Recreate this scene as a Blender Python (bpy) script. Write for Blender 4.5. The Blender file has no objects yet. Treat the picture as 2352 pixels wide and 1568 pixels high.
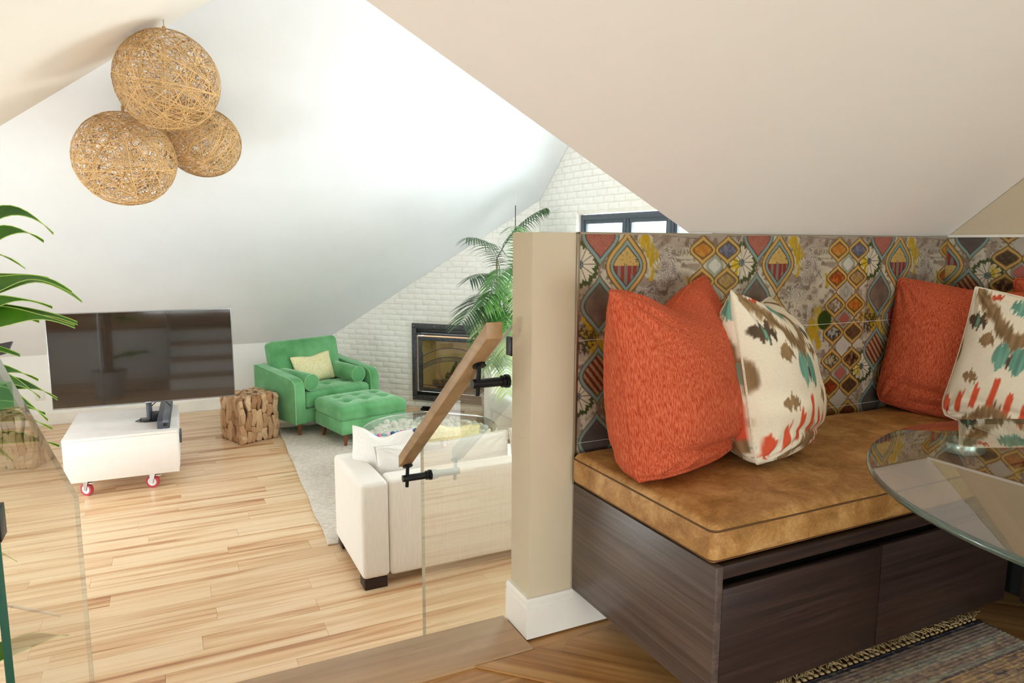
import bpy, bmesh, math, random
import numpy as np
from mathutils import Vector, Matrix

sc = bpy.context.scene
COL = sc.collection
PI = math.pi
LOW = -0.90            # level of the living-room floor; the landing is at 0

# ------------------------------------------------------------------ camera
F_PX, PITCH, ROLL, YAW, EYE = 1619.29, math.radians(8.1411), math.radians(.2809), math.radians(26.151), 1.04
Fv = Vector((math.sin(YAW) * math.cos(PITCH), math.cos(YAW) * math.cos(PITCH), -math.sin(PITCH)))
R0 = Vector((math.cos(YAW), -math.sin(YAW), 0)); U0 = R0.cross(Fv)
Rv = R0 * math.cos(ROLL) + U0 * math.sin(ROLL); Uv = -R0 * math.sin(ROLL) + U0 * math.cos(ROLL)
cam = bpy.data.cameras.new('camera'); camo = bpy.data.objects.new('camera', cam); COL.objects.link(camo)
cam.sensor_width = 36; cam.lens = F_PX * 36 / 2352; cam.clip_start = .02
camo.matrix_world = Matrix(((Rv.x, Uv.x, -Fv.x, 0), (Rv.y, Uv.y, -Fv.y, 0), (Rv.z, Uv.z, -Fv.z, EYE), (0, 0, 0, 1)))
sc.camera = camo

# ------------------------------------------------------------------ world, lights, exposure
w = bpy.data.worlds.new('world'); sc.world = w; w.use_nodes = True
w.node_tree.nodes['Background'].inputs[0].default_value = (.93, .97, 1.0, 1)
w.node_tree.nodes['Background'].inputs[1].default_value = 1.6
def area(name, loc, target, sx, sy, power, col):
    l = bpy.data.lights.new(name, 'AREA'); l.shape = 'RECTANGLE'; l.size = sx; l.size_y = sy; l.energy = power; l.color = col
    o = bpy.data.objects.new(name, l); COL.objects.link(o); o.location = loc
    o.rotation_euler = (Vector(target) - Vector(loc)).to_track_quat('-Z', 'Z').to_euler()
    return o
DAY = (.93, .97, 1.0); WARM = (.95, .98, 1.0)
area('daylight_left', (-2.74, 5.0, -.05), (2, 5.0, -.05), 4.2, 1.55, 172, DAY)          # outside the glazed doors on the left
area('daylight_right', (3.80, 4.98, .55), (0, 4.98, .55), 1.95, 1.5, 112, DAY)          # outside the window in the brick wall
area('fill_light_high', (2.42, 1.50, 2.25), (2.42, 5, 2.25), 1.75, 1.3, 46, DAY)         # fill light outside an added, unseen opening over the half wall
area('daylight_landing', (-2.74, -.2, .59), (2, -.2, .59), 2.0, .55, 150, DAY)           # outside the low landing window
area('fill_light_rear', (.3, -2.0, .62), (.3, 2, .62), 2.6, 1.05, 60, WARM)                # fill light outside an unseen window, set low to brighten the nook slope
vs = sc.view_settings
vs.view_transform = 'Standard'; vs.look = 'None'; vs.exposure = 0.66; vs.gamma = 1; vs.use_curve_mapping = False
cy = sc.cycles
cy.max_bounces = 7; cy.diffuse_bounces = 5; cy.glossy_bounces = 4; cy.transparent_max_bounces = 16; cy.transmission_bounces = 4
cy.use_adaptive_sampling = True; cy.adaptive_threshold = .08; cy.adaptive_min_samples = 12
cy.caustics_reflective = False; cy.caustics_refractive = False; cy.sample_clamp_indirect = 6

# ------------------------------------------------------------------ helpers
def lin(c):
    return tuple(((x / 255) / 12.92 if x / 255 <= .04045 else ((x / 255 + .055) / 1.055) ** 2.4) for x in c)
def lin_np(a):
    a = np.clip(a / 255., 0, 1)
    return np.where(a <= .04045, a / 12.92, ((a + .055) / 1.055) ** 2.4)

class MB:
    def __init__(s): s.v = []; s.f = []
    def add(s, v, f):
        b = len(s.v); s.v += [tuple(p) for p in v]; s.f += [tuple(i + b for i in q) for q in f]; return s
    def box(s, x0, x1, y0, y1, z0, z1):
        return s.add([(x0, y0, z0), (x1, y0, z0), (x1, y1, z0), (x0, y1, z0), (x0, y0, z1), (x1, y0, z1), (x1, y1, z1), (x0, y1, z1)],
                     [(3, 2, 1, 0), (4, 5, 6, 7), (0, 1, 5, 4), (1, 2, 6, 5), (2, 3, 7, 6), (3, 0, 4, 7)])
    def prism(s, poly, a, axis='x', b=None):
        # poly: 2-D points; extruded between a[0] and a[1] along axis
        n = len(poly)
        def P(p, t):
            return {'x': (t, p[0], p[1]), 'y': (p[0], t, p[1]), 'z': (p[0], p[1], t)}[axis]
        v = [P(p, a[0]) for p in poly] + [P(p, a[1]) for p in poly]
        f = [tuple(range(n))[::-1], tuple(range(n, 2 * n))] + [(i, (i + 1) % n, n + (i + 1) % n, n + i) for i in range(n)]
        return s.add(v, f)
    def slab(s, pts, nrm, t):
        # a planar polygon thickened by t along nrm
        n = len(pts); d = Vector(nrm).normalized() * t
        v = [tuple(p) for p in pts] + [tuple(Vector(p) + d) for p in pts]
        return s.add(v, [tuple(range(n)), tuple(range(n, 2 * n))[::-1]] + [(i, n + i, n + (i + 1) % n, (i + 1) % n) for i in range(n)])
    def tube(s, pts, r, n=8, caps=True):
        pts = [Vector(p) for p in pts]; m = len(pts)
        rr = r if hasattr(r, '__len__') else [r] * m
        ring = []; up = None
        for i, p in enumerate(pts):
            d = (pts[min(i + 1, m - 1)] - pts[max(i - 1, 0)]).normalized()
            if up is None:
                up = d.orthogonal().normalized()
            up = (up - d * up.dot(d))
            up = up.normalized() if up.length > 1e-6 else d.orthogonal().normalized()
            q = d.cross(up)
            ring += [tuple(p + (up * math.cos(2 * PI * k / n) + q * math.sin(2 * PI * k / n)) * rr[i]) for k in range(n)]
        f = [(i * n + k, i * n + (k + 1) % n, (i + 1) * n + (k + 1) % n, (i + 1) * n + k) for i in range(m - 1) for k in range(n)]
        if caps: f += [tuple(range(n))[::-1], tuple(range((m - 1) * n, m * n))]
        return s.add(ring, f)
    def lathe(s, prof, n=32, c=(0, 0, 0)):
        v = [(c[0] + r * math.cos(2 * PI * k / n), c[1] + r * math.sin(2 * PI * k / n), c[2] + z) for r, z in prof for k in range(n)]
        m = len(prof)
        f = [(i * n + k, i * n + (k + 1) % n, (i + 1) * n + (k + 1) % n, (i + 1) * n + k) for i in range(m - 1) for k in range(n)]
        f += [tuple(range(n))[::-1], tuple(range((m - 1) * n, m * n))]
        return s.add(v, f)
    def mesh(s, name, bevel=0, seg=2, smooth=None, angle=40):
        me = bpy.data.meshes.new(name); me.from_pydata(s.v, [], s.f)
        bm = bmesh.new(); bm.from_mesh(me)
        bmesh.ops.recalc_face_normals(bm, faces=bm.faces)
        if bevel:
            es = [e for e in bm.edges if len(e.link_faces) == 2 and e.calc_face_angle(0) > math.radians(30)]
            bmesh.ops.bevel(bm, geom=es, offset=bevel, segments=seg, profile=.5, affect='EDGES', clamp_overlap=True)
        bm.to_mesh(me); bm.free()
        if smooth or (smooth is None and bevel):
            me.shade_smooth() if hasattr(me, 'shade_smooth') else None
            me.set_sharp_from_angle(angle=math.radians(angle))
        return me
    def build(s, name, mat, parent=None, loc=None, rot=None, **k):
        return obj(name, s.mesh(name, **k), mat, parent, loc, rot)

def obj(name, me, mat, parent=None, loc=None, rot=None, scale=None):
    o = bpy.data.objects.new(name, me); COL.objects.link(o)
    if mat is not None and me is not None and len(me.materials) == 0: me.materials.append(mat)
    if parent is not None: o.parent = parent
    if loc is not None: o.location = loc
    if rot is not None: o.rotation_euler = rot
    if scale is not None: o.scale = scale
    return o
def tag(o, label, cat=None, group=None, kind=None):
    o['label'] = label
    if cat: o['category'] = cat
    if group: o['group'] = group
    if kind: o['kind'] = kind
    return o
def thing(name, label, cat, loc=(0, 0, 0), rz=0, group=None):
    o = bpy.data.objects.new(name, None); COL.objects.link(o); o.empty_display_size = .05
    o.location = loc; o.rotation_euler = (0, 0, rz)
    return tag(o, label, cat, group)
def struct(o, label):
    o['label'] = label; o['kind'] = 'structure'
    return o

def axis_pts(h, r, core, cor=4):
    a = [-(h - r) + 2 * (h - r) * i / core for i in range(core + 1)]
    e = [(h - r) + r * math.tan(PI / 4 * (k / cor)) for k in range(1, cor + 1)]
    return [-x for x in e[::-1]] + a + e
def roundbox(sx, sy, sz, r, core=(6, 6, 2), fn=None, cor=3):
    """rounded box, centred; fn deforms each point (x, y, z)"""
    H = (sx / 2, sy / 2, sz / 2); r = min(r, min(H) * .999)
    ax = [axis_pts(H[i], r, core[i], cor) for i in range(3)]
    idx = {}; V = []; Fc = []
    def vid(p):
        inn = [max(-(H[i] - r), min(H[i] - r, p[i])) for i in range(3)]
        d = [p[i] - inn[i] for i in range(3)]; L = math.sqrt(sum(x * x for x in d))
        q = tuple(inn[i] + d[i] / L * r for i in range(3)) if L > 1e-9 else tuple(p)
        k = tuple(round(x, 6) for x in q)
        if k not in idx:
            idx[k] = len(V); V.append(fn(*q) if fn else q)
        return idx[k]
    for a in range(3):
        b, c = (a + 1) % 3, (a + 2) % 3
        for sgn in (-1, 1):
            for i in range(len(ax[b]) - 1):
                for j in range(len(ax[c]) - 1):
                    q = []
                    for (ii, jj) in ((i, j), (i + 1, j), (i + 1, j + 1), (i, j + 1)):
                        p = [0, 0, 0]; p[a] = sgn * H[a]; p[b] = ax[b][ii]; p[c] = ax[c][jj]
                        q.append(vid(p))
                    if sgn < 0: q = q[::-1]
                    q2 = []
                    for t in q:
                        if t not in q2: q2.append(t)
                    if len(q2) >= 3: Fc.append(tuple(q2))
    m = MB(); m.add(V, Fc); return m

# value noise
_rng = {}
def vnoise(x, y, seed=0):
    if seed not in _rng: _rng[seed] = np.random.default_rng(seed).random((64, 64))
    T = _rng[seed]; xi = np.floor(x).astype(int); yi = np.floor(y).astype(int); fx = x - xi; fy = y - yi
    fx = fx * fx * (3 - 2 * fx); fy = fy * fy * (3 - 2 * fy)
    g = lambda a, b: T[np.mod(a, 64), np.mod(b, 64)]
    return (g(xi, yi) * (1 - fx) + g(xi + 1, yi) * fx) * (1 - fy) + (g(xi, yi + 1) * (1 - fx) + g(xi + 1, yi + 1) * fx) * fy
def fbm(x, y, seed=0, o=4):
    s = 0; a = .5
    for k in range(o):
        s = s + a * vnoise(x * 2 ** k, y * 2 ** k, seed + k); a *= .5
    return s / (1 - .5 ** o)

# ------------------------------------------------------------------ materials
def newmat(name):
    m = bpy.data.materials.new(name); m.use_nodes = True
    nt = m.node_tree; return m, nt, nt.nodes['Principled BSDF']
def nd(nt, typ, props=None, ins=None):
    n = nt.nodes.new(typ)
    for k, v in (props or {}).items(): setattr(n, k, v)
    for k, v in (ins or {}).items():
        s = n.inputs[k]
        if isinstance(v, bpy.types.NodeSocket): nt.links.new(v, s)
        else: s.default_value = v
    return n
def ramp(nt, fac, stops, interp='LINEAR'):
    r = nd(nt, 'ShaderNodeValToRGB', None, {'Fac': fac}); e = r.color_ramp; e.interpolation = interp
    while len(e.elements) < len(stops): e.elements.new(.5)
    for i, (p, c) in enumerate(stops): e.elements[i].position = p; e.elements[i].color = (*c, 1)
    return r.outputs[0]
def coord(nt, kind='Object', scale=(1, 1, 1), rand=0, rot=(0, 0, 0)):
    tc = nd(nt, 'ShaderNodeTexCoord').outputs[kind]
    if rand:
        oi = nd(nt, 'ShaderNodeObjectInfo')
        ml = nd(nt, 'ShaderNodeMath', {'operation': 'MULTIPLY'}, {0: oi.outputs['Random'], 1: rand})
        cb = nd(nt, 'ShaderNodeCombineXYZ', None, {0: ml.outputs[0], 1: ml.outputs[0], 2: ml.outputs[0]})
        tc = nd(nt, 'ShaderNodeVectorMath', {'operation': 'ADD'}, {0: tc, 1: cb.outputs[0]}).outputs[0]
    return nd(nt, 'ShaderNodeMapping', None, {'Vector': tc, 'Scale': scale, 'Rotation': rot}).outputs[0]
def noise(nt, vec, scale, detail=4, rough=.55, dist=0):
    return nd(nt, 'ShaderNodeTexNoise', None, {'Vector': vec, 'Scale': scale, 'Detail': detail, 'Roughness': rough, 'Distortion': dist}).outputs['Fac']
def bump(nt, b, h, strength, dist=.01):
    n = nd(nt, 'ShaderNodeBump', None, {'Height': h, 'Strength': strength, 'Distance': dist}); nt.links.new(n.outputs[0], b.inputs['Normal'])
def plain(name, c, rough=.5, metal=0, c2=None, ns=8, bs=0, bscale=60, spec=None, coat=0):
    m, nt, b = newmat(name)
    v = coord(nt)
    c2 = c2 or tuple(x * .95 for x in c)
    f = noise(nt, v, ns)
    nt.links.new(ramp(nt, f, [(.35, lin(c)), (.7, lin(c2))]), b.inputs['Base Color'])
    b.inputs['Roughness'].default_value = rough; b.inputs['Metallic'].default_value = metal
    if spec is not None: b.inputs['Specular IOR Level'].default_value = spec
    if coat: b.inputs['Coat Weight'].default_value = coat
    if bs: bump(nt, b, noise(nt, v, bscale, 3), bs, .004)
    return m
def wood(name, stops, scale=(1.2, 22, 22), rough=.38, rand=37.0, big=(.5, 5, 5), bs=.08, spec=.5, mixn=.45):
    m, nt, b = newmat(name)
    v = coord(nt, 'Object', scale, rand)
    v2 = coord(nt, 'Object', big, rand)
    n1 = noise(nt, v, 1.0, 6, .6, .6); n2 = noise(nt, v2, 1.0, 3, .5, 1.2)
    mx = nd(nt, 'ShaderNodeMix', {'data_type': 'FLOAT'}, {0: mixn, 2: n1, 3: n2}).outputs[0]
    nt.links.new(ramp(nt, mx, stops), b.inputs['Base Color'])
    b.inputs['Roughness'].default_value = rough; b.inputs['Specular IOR Level'].default_value = spec
    bump(nt, b, n1, bs, .002)
    return m
def attr_mat(name, rough, ns=0, amt=.15, bs=0, bscale=400, spec=.5, stretch=(1, 1, 1), sheen=0):
    m, nt, b = newmat(name)
    a = nd(nt, 'ShaderNodeAttribute', {'attribute_name': 'paint'}).outputs['Color']
    v = coord(nt, 'Object', stretch)
    if ns:
        f = noise(nt, v, ns, 4)
        g = ramp(nt, f, [(.25, (1 - amt,) * 3), (.75, (1 + 0 * amt,) * 3)])
        a = nd(nt, 'ShaderNodeMix', {'data_type': 'RGBA', 'blend_type': 'MULTIPLY'}, {0: 1.0, 6: a, 7: g}).outputs[2]
    nt.links.new(a, b.inputs['Base Color']); b.inputs['Roughness'].default_value = rough
    b.inputs['Specular IOR Level'].default_value = spec
    if sheen: b.inputs['Sheen Weight'].default_value = sheen
    if bs: bump(nt, b, noise(nt, v, bscale, 2), bs, .002)
    return m
def thin_glass(name, tint, rough=0.0, ior=1.5):
    m = bpy.data.materials.new(name); m.use_nodes = True; nt = m.node_tree
    nt.nodes.remove(nt.nodes['Principled BSDF'])
    fr = nd(nt, 'ShaderNodeFresnel', None, {'IOR': ior}).outputs[0]
    num = nd(nt, 'ShaderNodeMath', {'operation': 'MULTIPLY'}, {0: fr, 1: 2.0}).outputs[0]
    den = nd(nt, 'ShaderNodeMath', {'operation': 'ADD'}, {0: fr, 1: 1.0}).outputs[0]
    q = nd(nt, 'ShaderNodeMath', {'operation': 'DIVIDE'}, {0: num, 1: den}).outputs[0]
    bf = nd(nt, 'ShaderNodeNewGeometry').outputs['Backfacing']
    inv = nd(nt, 'ShaderNodeMath', {'operation': 'SUBTRACT'}, {0: 1.0, 1: bf}).outputs[0]
    fac = nd(nt, 'ShaderNodeMath', {'operation': 'MULTIPLY'}, {0: q, 1: inv}).outputs[0]
    t = nd(nt, 'ShaderNodeBsdfTransparent', None, {'Color': (*tint, 1)})
    g = nd(nt, 'ShaderNodeBsdfGlossy', None, {'Color': (1, 1, 1, 1), 'Roughness': rough})
    mx = nd(nt, 'ShaderNodeMixShader', None, {0: fac, 1: t.outputs[0], 2: g.outputs[0]})
    nt.links.new(mx.outputs[0], nt.nodes['Material Output'].inputs[0])
    return m

T = {}
T['ceiling'] = plain('ceiling_paint', (235, 238, 243), .9, c2=(232, 235, 240), ns=3, spec=.2)
T['cream'] = plain('cream_paint_shaded', (200, 186, 160), .8, c2=(198, 184, 158), ns=3, spec=.25)  # cream darkened: shade on the half wall's front is put into the colour
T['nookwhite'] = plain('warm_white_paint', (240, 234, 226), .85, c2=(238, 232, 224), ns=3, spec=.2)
T['wall'] = plain('wall_paint', (240, 240, 238), .85, c2=(238, 238, 236), ns=3, spec=.2)
T['trimwhite'] = plain('trim_white', (240, 236, 228), .45, ns=4)
T['brick'] = plain('painted_brick', (247, 246, 243), .75, c2=(240, 238, 233), ns=22, bs=.35, bscale=45, spec=.3)
T['mortar'] = plain('painted_mortar', (242, 239, 232), .9, ns=20, bs=.3, bscale=90)
T['plank'] = wood('light_plank', [(.30, lin((128, 84, 58))), (.38, lin((186, 134, 94))), (.46, lin((218, 178, 136))), (.56, lin((234, 206, 170))), (.66, lin((226, 190, 150))), (.76, lin((196, 144, 104)))], (.75, 20, 20), .33, big=(.45, 6, 6), mixn=.5)
T['landing_plank'] = wood('landing_plank', [(.28, lin((106, 68, 34))), (.42, lin((158, 110, 60))), (.55, lin((188, 142, 88))), (.72, lin((204, 160, 106)))], (1.3, 42, 42), .33, big=(.7, 8, 8), mixn=.5)
T['oak_strip'] = wood('oak_strip', [(.3, lin((158, 124, 90))), (.5, lin((182, 148, 112))), (.7, lin((196, 164, 128)))], (1.0, 26, 26), .35)
T['oak_rail'] = wood('oak_rail', [(.3, lin((134, 104, 68))), (.5, lin((164, 130, 90))), (.7, lin((182, 150, 110)))], (30, 3, 30), .42, big=(9, 1, 9))
T['dark_oak'] = wood('dark_veneer', [(.3, lin((30, 21, 19))), (.5, lin((48, 34, 30))), (.7, lin((68, 51, 45)))], (2.2, 60, 95), .42, rand=19, big=(.8, 6, 11), bs=.12, mixn=.28, spec=.35)
T['dark_oak_y_lit'] = wood('dark_veneer_lit', [(.3, lin((58, 47, 44))), (.5, lin((84, 70, 64))), (.7, lin((110, 94, 86)))], (60, 2.0, 110), .34, rand=19, big=(6, .8, 12), bs=.12, mixn=.28)  # lighter copy of the dark veneer, with light from the left in its colour
T['black_gap'] = plain('shadow_black', (14, 12, 12), .6)
T['metal_trim'] = plain('satin_metal_trim', (190, 182, 165), .35, 1)
T['black_metal'] = plain('black_metal', (34, 33, 35), .38, .6, ns=30)
T['steel'] = plain('steel', (190, 190, 192), .28, 1)
T['disc'] = plain('polished_disc', (214, 228, 222), .3, .7)
T['chrome'] = plain('chrome', (235, 238, 238), .06, 1)
T['walnut'] = wood('walnut_leg', [(.3, lin((84, 44, 26))), (.6, lin((128, 74, 46)))], (25, 25, 3), .4)
T['table_wood'] = wood('pedestal_wood', [(.3, lin((110, 64, 32))), (.6, lin((156, 100, 54)))], (3, 25, 25), .4)
T['white_lam'] = wood('white_laminate', [(.3, lin((232, 224, 221))), (.7, lin((243, 238, 236)))], (20, 2, 2), .38, mixn=.7)
T['leather'] = None
T['tv'] = plain('screen_glass', (22, 16, 15), .08, spec=1.0, coat=1.0)
T['tvframe'] = plain('screen_frame', (150, 150, 154), .3, .8)
T['grey_plastic'] = plain('grey_plastic', (74, 78, 86), .45)
T['black_plastic'] = plain('black_plastic', (22, 22, 24), .4)
T['red_wheel'] = plain('red_wheel', (190, 62, 78), .4)
T['white_plastic'] = plain('white_plastic', (232, 232, 234), .35)
T['glass'] = thin_glass('clear_glass', (.93, .955, .94))
T['glass_table'] = thin_glass('table_glass', (.74, .80, .77), 0, 2.5)
T['glass_edge'] = plain('green_glass_edge', (10, 84, 68), .12, spec=.8)
T['glass_edge_pale'] = plain('pale_glass_edge', (176, 190, 180), .12, spec=.8)
T['glass_edge_dark'] = plain('table_glass_edge', (70, 88, 80), .10, spec=.9)
T['pane'] = None

# velvet and other cloth
def velvet(name, c_dark, c_light):
    m, nt, b = newmat(name)
    f = noise(nt, coord(nt), 3.5, 3)
    nt.links.new(ramp(nt, f, [(.35, lin(c_dark)), (.65, lin(c_light))]), b.inputs['Base Color'])
    b.inputs['Roughness'].default_value = .85; b.inputs['Sheen Weight'].default_value = .9; b.inputs['Sheen Roughness'].default_value = .35
    b.inputs['Sheen Tint'].default_value = (.72, 1.0, .76, 1); b.inputs['Specular IOR Level'].default_value = .15
    return m
T['velvet_pip'] = velvet('green_velvet_piping', (138, 192, 142), (168, 214, 170))
T['velvet'] = velvet('green_velvet', (86, 148, 94), (120, 182, 128))
def cloth(name, c1, c2, scale=(260, 260, 260), bs=.25, rough=.9, ns=1.0):
    m, nt, b = newmat(name)
    f = noise(nt, coord(nt, 'Object', scale), ns, 3)
    nt.links.new(ramp(nt, f, [(.38, lin(c1)), (.62, lin(c2))]), b.inputs['Base Color'])
    b.inputs['Roughness'].default_value = rough; b.inputs['Specular IOR Level'].default_value = .2
    bump(nt, b, f, bs, .002)
    return m
T['sofa'] = cloth('white_corduroy', (227, 221, 215), (236, 231, 225), (420, 420, 10))
T['linen'] = cloth('white_linen', (228, 224, 220), (238, 235, 231), (200, 200, 200), .15)
T['yellow'] = cloth('pale_yellow_satin', (226, 214, 156), (240, 232, 192), (60, 60, 60), .1, .6)
T['orange'] = cloth('orange_chenille', (170, 60, 32), (206, 110, 76), (520, 70, 520), .35)
T['seam_linen'] = cloth('seam_linen', (214, 200, 176), (232, 222, 202), (300, 300, 300), .1)
T['fringe'] = cloth('fringe_yarn', (176, 146, 100), (214, 188, 142), (400, 400, 400), .3)
def leather():
    m, nt, b = newmat('tan_leather'); v = coord(nt)
    f = noise(nt, v, 14, 8, .72, .4); g = noise(nt, v, 160, 3)
    mx = nd(nt, 'ShaderNodeMix', {'data_type': 'FLOAT'}, {0: .18, 2: f, 3: g}).outputs[0]
    nt.links.new(ramp(nt, mx, [(.34, lin((130, 90, 42))), (.48, lin((166, 120, 64))), (.62, lin((196, 154, 98)))]), b.inputs['Base Color'])
    b.inputs['Roughness'].default_value = .55; bump(nt, b, g, .12, .002); return m
T['leather'] = leather()
def rugwool():
    m, nt, b = newmat('cream_wool'); v = coord(nt, 'Object', (28, 75, 20))
    f = noise(nt, v, 1.0, 3, .6, .8); g = noise(nt, coord(nt), 2.2, 2)
    mx = nd(nt, 'ShaderNodeMix', {'data_type': 'FLOAT'}, {0: .3, 2: f, 3: g}).outputs[0]
    nt.links.new(ramp(nt, mx, [(.32, lin((178, 164, 150))), (.5, lin((212, 202, 190))), (.65, lin((228, 221, 211)))]), b.inputs['Base Color'])
    b.inputs['Roughness'].default_value = .95; bump(nt, b, f, .7, .01); return m
T['wool'] = rugwool()
def hammered():
    m, nt, b = newmat('hammered_iron'); v = coord(nt)
    f = noise(nt, v, 60, 3)
    nt.links.new(ramp(nt, f, [(.35, lin((60, 60, 62))), (.65, lin((92, 92, 95)))]), b.inputs['Base Color'])
    b.inputs['Roughness'].default_value = .55; b.inputs['Metallic'].default_value = .25; bump(nt, b, f, .4, .004); return m
T['iron'] = hammered()
T['firebox'] = plain('firebox_tan', (232, 190, 128), .8, c2=(206, 160, 100), ns=5)
T['log'] = plain('log_bark', (150, 110, 76), .9, c2=(70, 52, 40), ns=18, bs=.6, bscale=30)
T['strand'] = plain('jute_strand', (214, 172, 112), .8, c2=(190, 144, 86), ns=6)
T['white_cord'] = plain('white_cord', (232, 232, 232), .6)
T['cord'] = plain('grey_cord', (150, 150, 150), .6)
def drift():
    m, nt, b = newmat('driftwood'); oi = nd(nt, 'ShaderNodeObjectInfo')
    base = ramp(nt, oi.outputs['Random'], [(0, lin((164, 118, 80))), (.4, lin((206, 164, 122))), (.75, lin((224, 192, 154))), (1, lin((182, 132, 92)))])
    f = noise(nt, coord(nt, 'Object', (14, 14, 3), 31), 1.0, 5, .65)
    g = ramp(nt, f, [(.3, (.55, .5, .47)), (.55, (1, 1, 1))])
    c = nd(nt, 'ShaderNodeMix', {'data_type': 'RGBA', 'blend_type': 'MULTIPLY'}, {0: 1.0, 6: base, 7: g}).outputs[2]
    nt.links.new(c, b.inputs['Base Color']); b.inputs['Roughness'].default_value = .7; bump(nt, b, f, .4, .01); return m
T['drift'] = drift()
T['driftcore'] = plain('driftwood_core', (74, 46, 28), .9)
def rnd_mat(name, stops, rough=.6, bs=0):
    m, nt, b = newmat(name); oi = nd(nt, 'ShaderNodeObjectInfo')
    nt.links.new(ramp(nt, oi.outputs['Random'], stops), b.inputs['Base Color']); b.inputs['Roughness'].default_value = rough
    return m
T['pebble'] = rnd_mat('cream_pebble', [(0, lin((206, 198, 180))), (.5, lin((226, 220, 206))), (1, lin((238, 234, 224)))], .7)
def leafmat(name, c1, c2, rough=.35, trans=.15):
    m, nt, b = newmat(name)
    f = noise(nt, coord(nt, 'Object', (4, 4, 4), 11), 1.0, 3)
    nt.links.new(ramp(nt, f, [(.35, lin(c1)), (.65, lin(c2))]), b.inputs['Base Color']); b.inputs['Roughness'].default_value = rough
    return m
T['dracaena'] = leafmat('dracaena_leaf', (40, 84, 12), (74, 124, 26), .28)
T['dracaena_edge'] = leafmat('dracaena_edge', (150, 186, 60), (176, 206, 90))
T['palm'] = leafmat('palm_leaf', (52, 96, 46), (92, 148, 62))
T['palm_dark'] = leafmat('palm_leaf_dark', (40, 62, 44), (66, 96, 56))
T['palm_pale'] = leafmat('palm_leaf_pale', (150, 178, 118), (188, 205, 140))
T['leather_seam'] = plain('leather_seam', (92, 60, 26), .6)
T['stem'] = plain('plant_stem', (120, 110, 62), .7, c2=(150, 134, 92), ns=14)
T['trunk'] = plain('plant_trunk', (150, 124, 92), .9, c2=(110, 90, 66), ns=14)
T['soil'] = plain('soil', (58, 44, 34), .95)
T['pot'] = plain('grey_pot', (190, 188, 184), .5)

# ------------------------------------------------------------------ the shell of the place
XL, XW, YB = -2.6, 3.62, 8.615
def roof_far(y): return -.158 + .85 * (YB - y)
def roof_left(x): return 2.398 + .57 * x
def roof_nook(y): return 1.063 + .8 * (1.544 - y)

c = MB().slab([(XL, YB, roof_far(YB)), (1.707, YB, roof_far(YB)), (XW, 6.702, roof_far(6.702)), (XW, 4.43, 3.4), (1.75, 4.43, 3.4), (XL, 7.35, roof_left(XL))], (0, .85, 1), .06).build('ceiling', T['ceiling'])
struct(c, 'white far roof slope rising from the low wall behind the screen')
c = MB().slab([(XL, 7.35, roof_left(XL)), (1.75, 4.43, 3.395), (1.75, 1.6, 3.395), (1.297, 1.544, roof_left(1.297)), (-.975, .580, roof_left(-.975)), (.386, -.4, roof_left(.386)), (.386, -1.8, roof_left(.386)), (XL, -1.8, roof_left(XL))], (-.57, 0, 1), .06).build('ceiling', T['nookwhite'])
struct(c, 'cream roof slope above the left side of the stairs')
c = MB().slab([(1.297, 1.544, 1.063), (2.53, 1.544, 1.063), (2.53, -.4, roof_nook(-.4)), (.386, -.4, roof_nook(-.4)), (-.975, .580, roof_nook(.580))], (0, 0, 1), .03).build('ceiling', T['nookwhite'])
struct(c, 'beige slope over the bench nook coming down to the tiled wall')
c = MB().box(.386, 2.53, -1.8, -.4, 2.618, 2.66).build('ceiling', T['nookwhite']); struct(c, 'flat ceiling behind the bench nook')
c = MB().box(1.75, XW, 1.6, 4.43, 3.396, 3.44).build('ceiling', T['ceiling']); struct(c, 'flat ceiling at the top of the living room')
# upright face over the free edge of the nook slope
a, b_ = Vector((1.297, 1.546, 0)), Vector((-.975, .582, 0))
f_ = MB().slab([(a.x, a.y, 1.085), (b_.x, b_.y, roof_nook(.57) + .022), (b_.x, b_.y, roof_left(b_.x)), (a.x, a.y, roof_left(a.x))], (.394, -.919, 0), .004).build('trim_1', T['ceiling'])
struct(f_, 'white upright face over the edge of the nook slope')

# walls
w_ = MB().box(XL, 1.72, YB, YB + .1, LOW - .09, roof_far(YB) + .02).build('wall_back', T['wall']); struct(w_, 'low white wall behind the screen and armchair')
def holed(m, plane, c0, c1, outline, hole):
    """upright wall in plane x or y = c0..c1 from an outline's parts around a rectangular hole"""
    for poly in outline: m.prism(poly, (c0, c1), plane)
    return m
wall_l = MB()
for poly in ([(-1.8, -.2), (-1.2, -.2), (-1.2, 1.0), (-1.8, 1.0)], [(-1.2, -.2), (.8, -.2), (.8, .32), (-1.2, .32)], [(-1.2, .86), (.8, .86), (.8, 1.0), (-1.2, 1.0)],
             [(.8, -1.0), (2.9, -1.0), (2.9, 1.0), (.8, 1.0)], [(2.9, .72), (7.1, .72), (7.1, 1.0), (2.9, 1.0)], [(2.9, -1.0), (7.1, -1.0), (7.1, -.82), (2.9, -.82)], [(7.1, -1.0), (8.7, -1.0), (8.7, 1.0), (7.1, 1.0)]):
    wall_l.prism(poly, (XL - .1, XL), 'x')
struct(wall_l.build('wall_left', T['wall']), 'low white wall on the left of the room')
wall_r = MB()
for poly in ([(-1.8, -.2), (-1.0, -.2), (-1.0, 2.7), (-1.8, 2.7)],):
    pass
for x0, x1, z0, z1 in ((XL, -1.0, -.2, 2.7), (1.6, 2.53, -.2, 2.7), (-1.0, 1.6, -.2, .08), (-1.0, 1.6, 1.16, 2.7)):
    wall_r.box(x0, x1, -1.9, -1.8, z0, z1)
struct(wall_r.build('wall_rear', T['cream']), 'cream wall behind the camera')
ww = MB()
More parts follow.
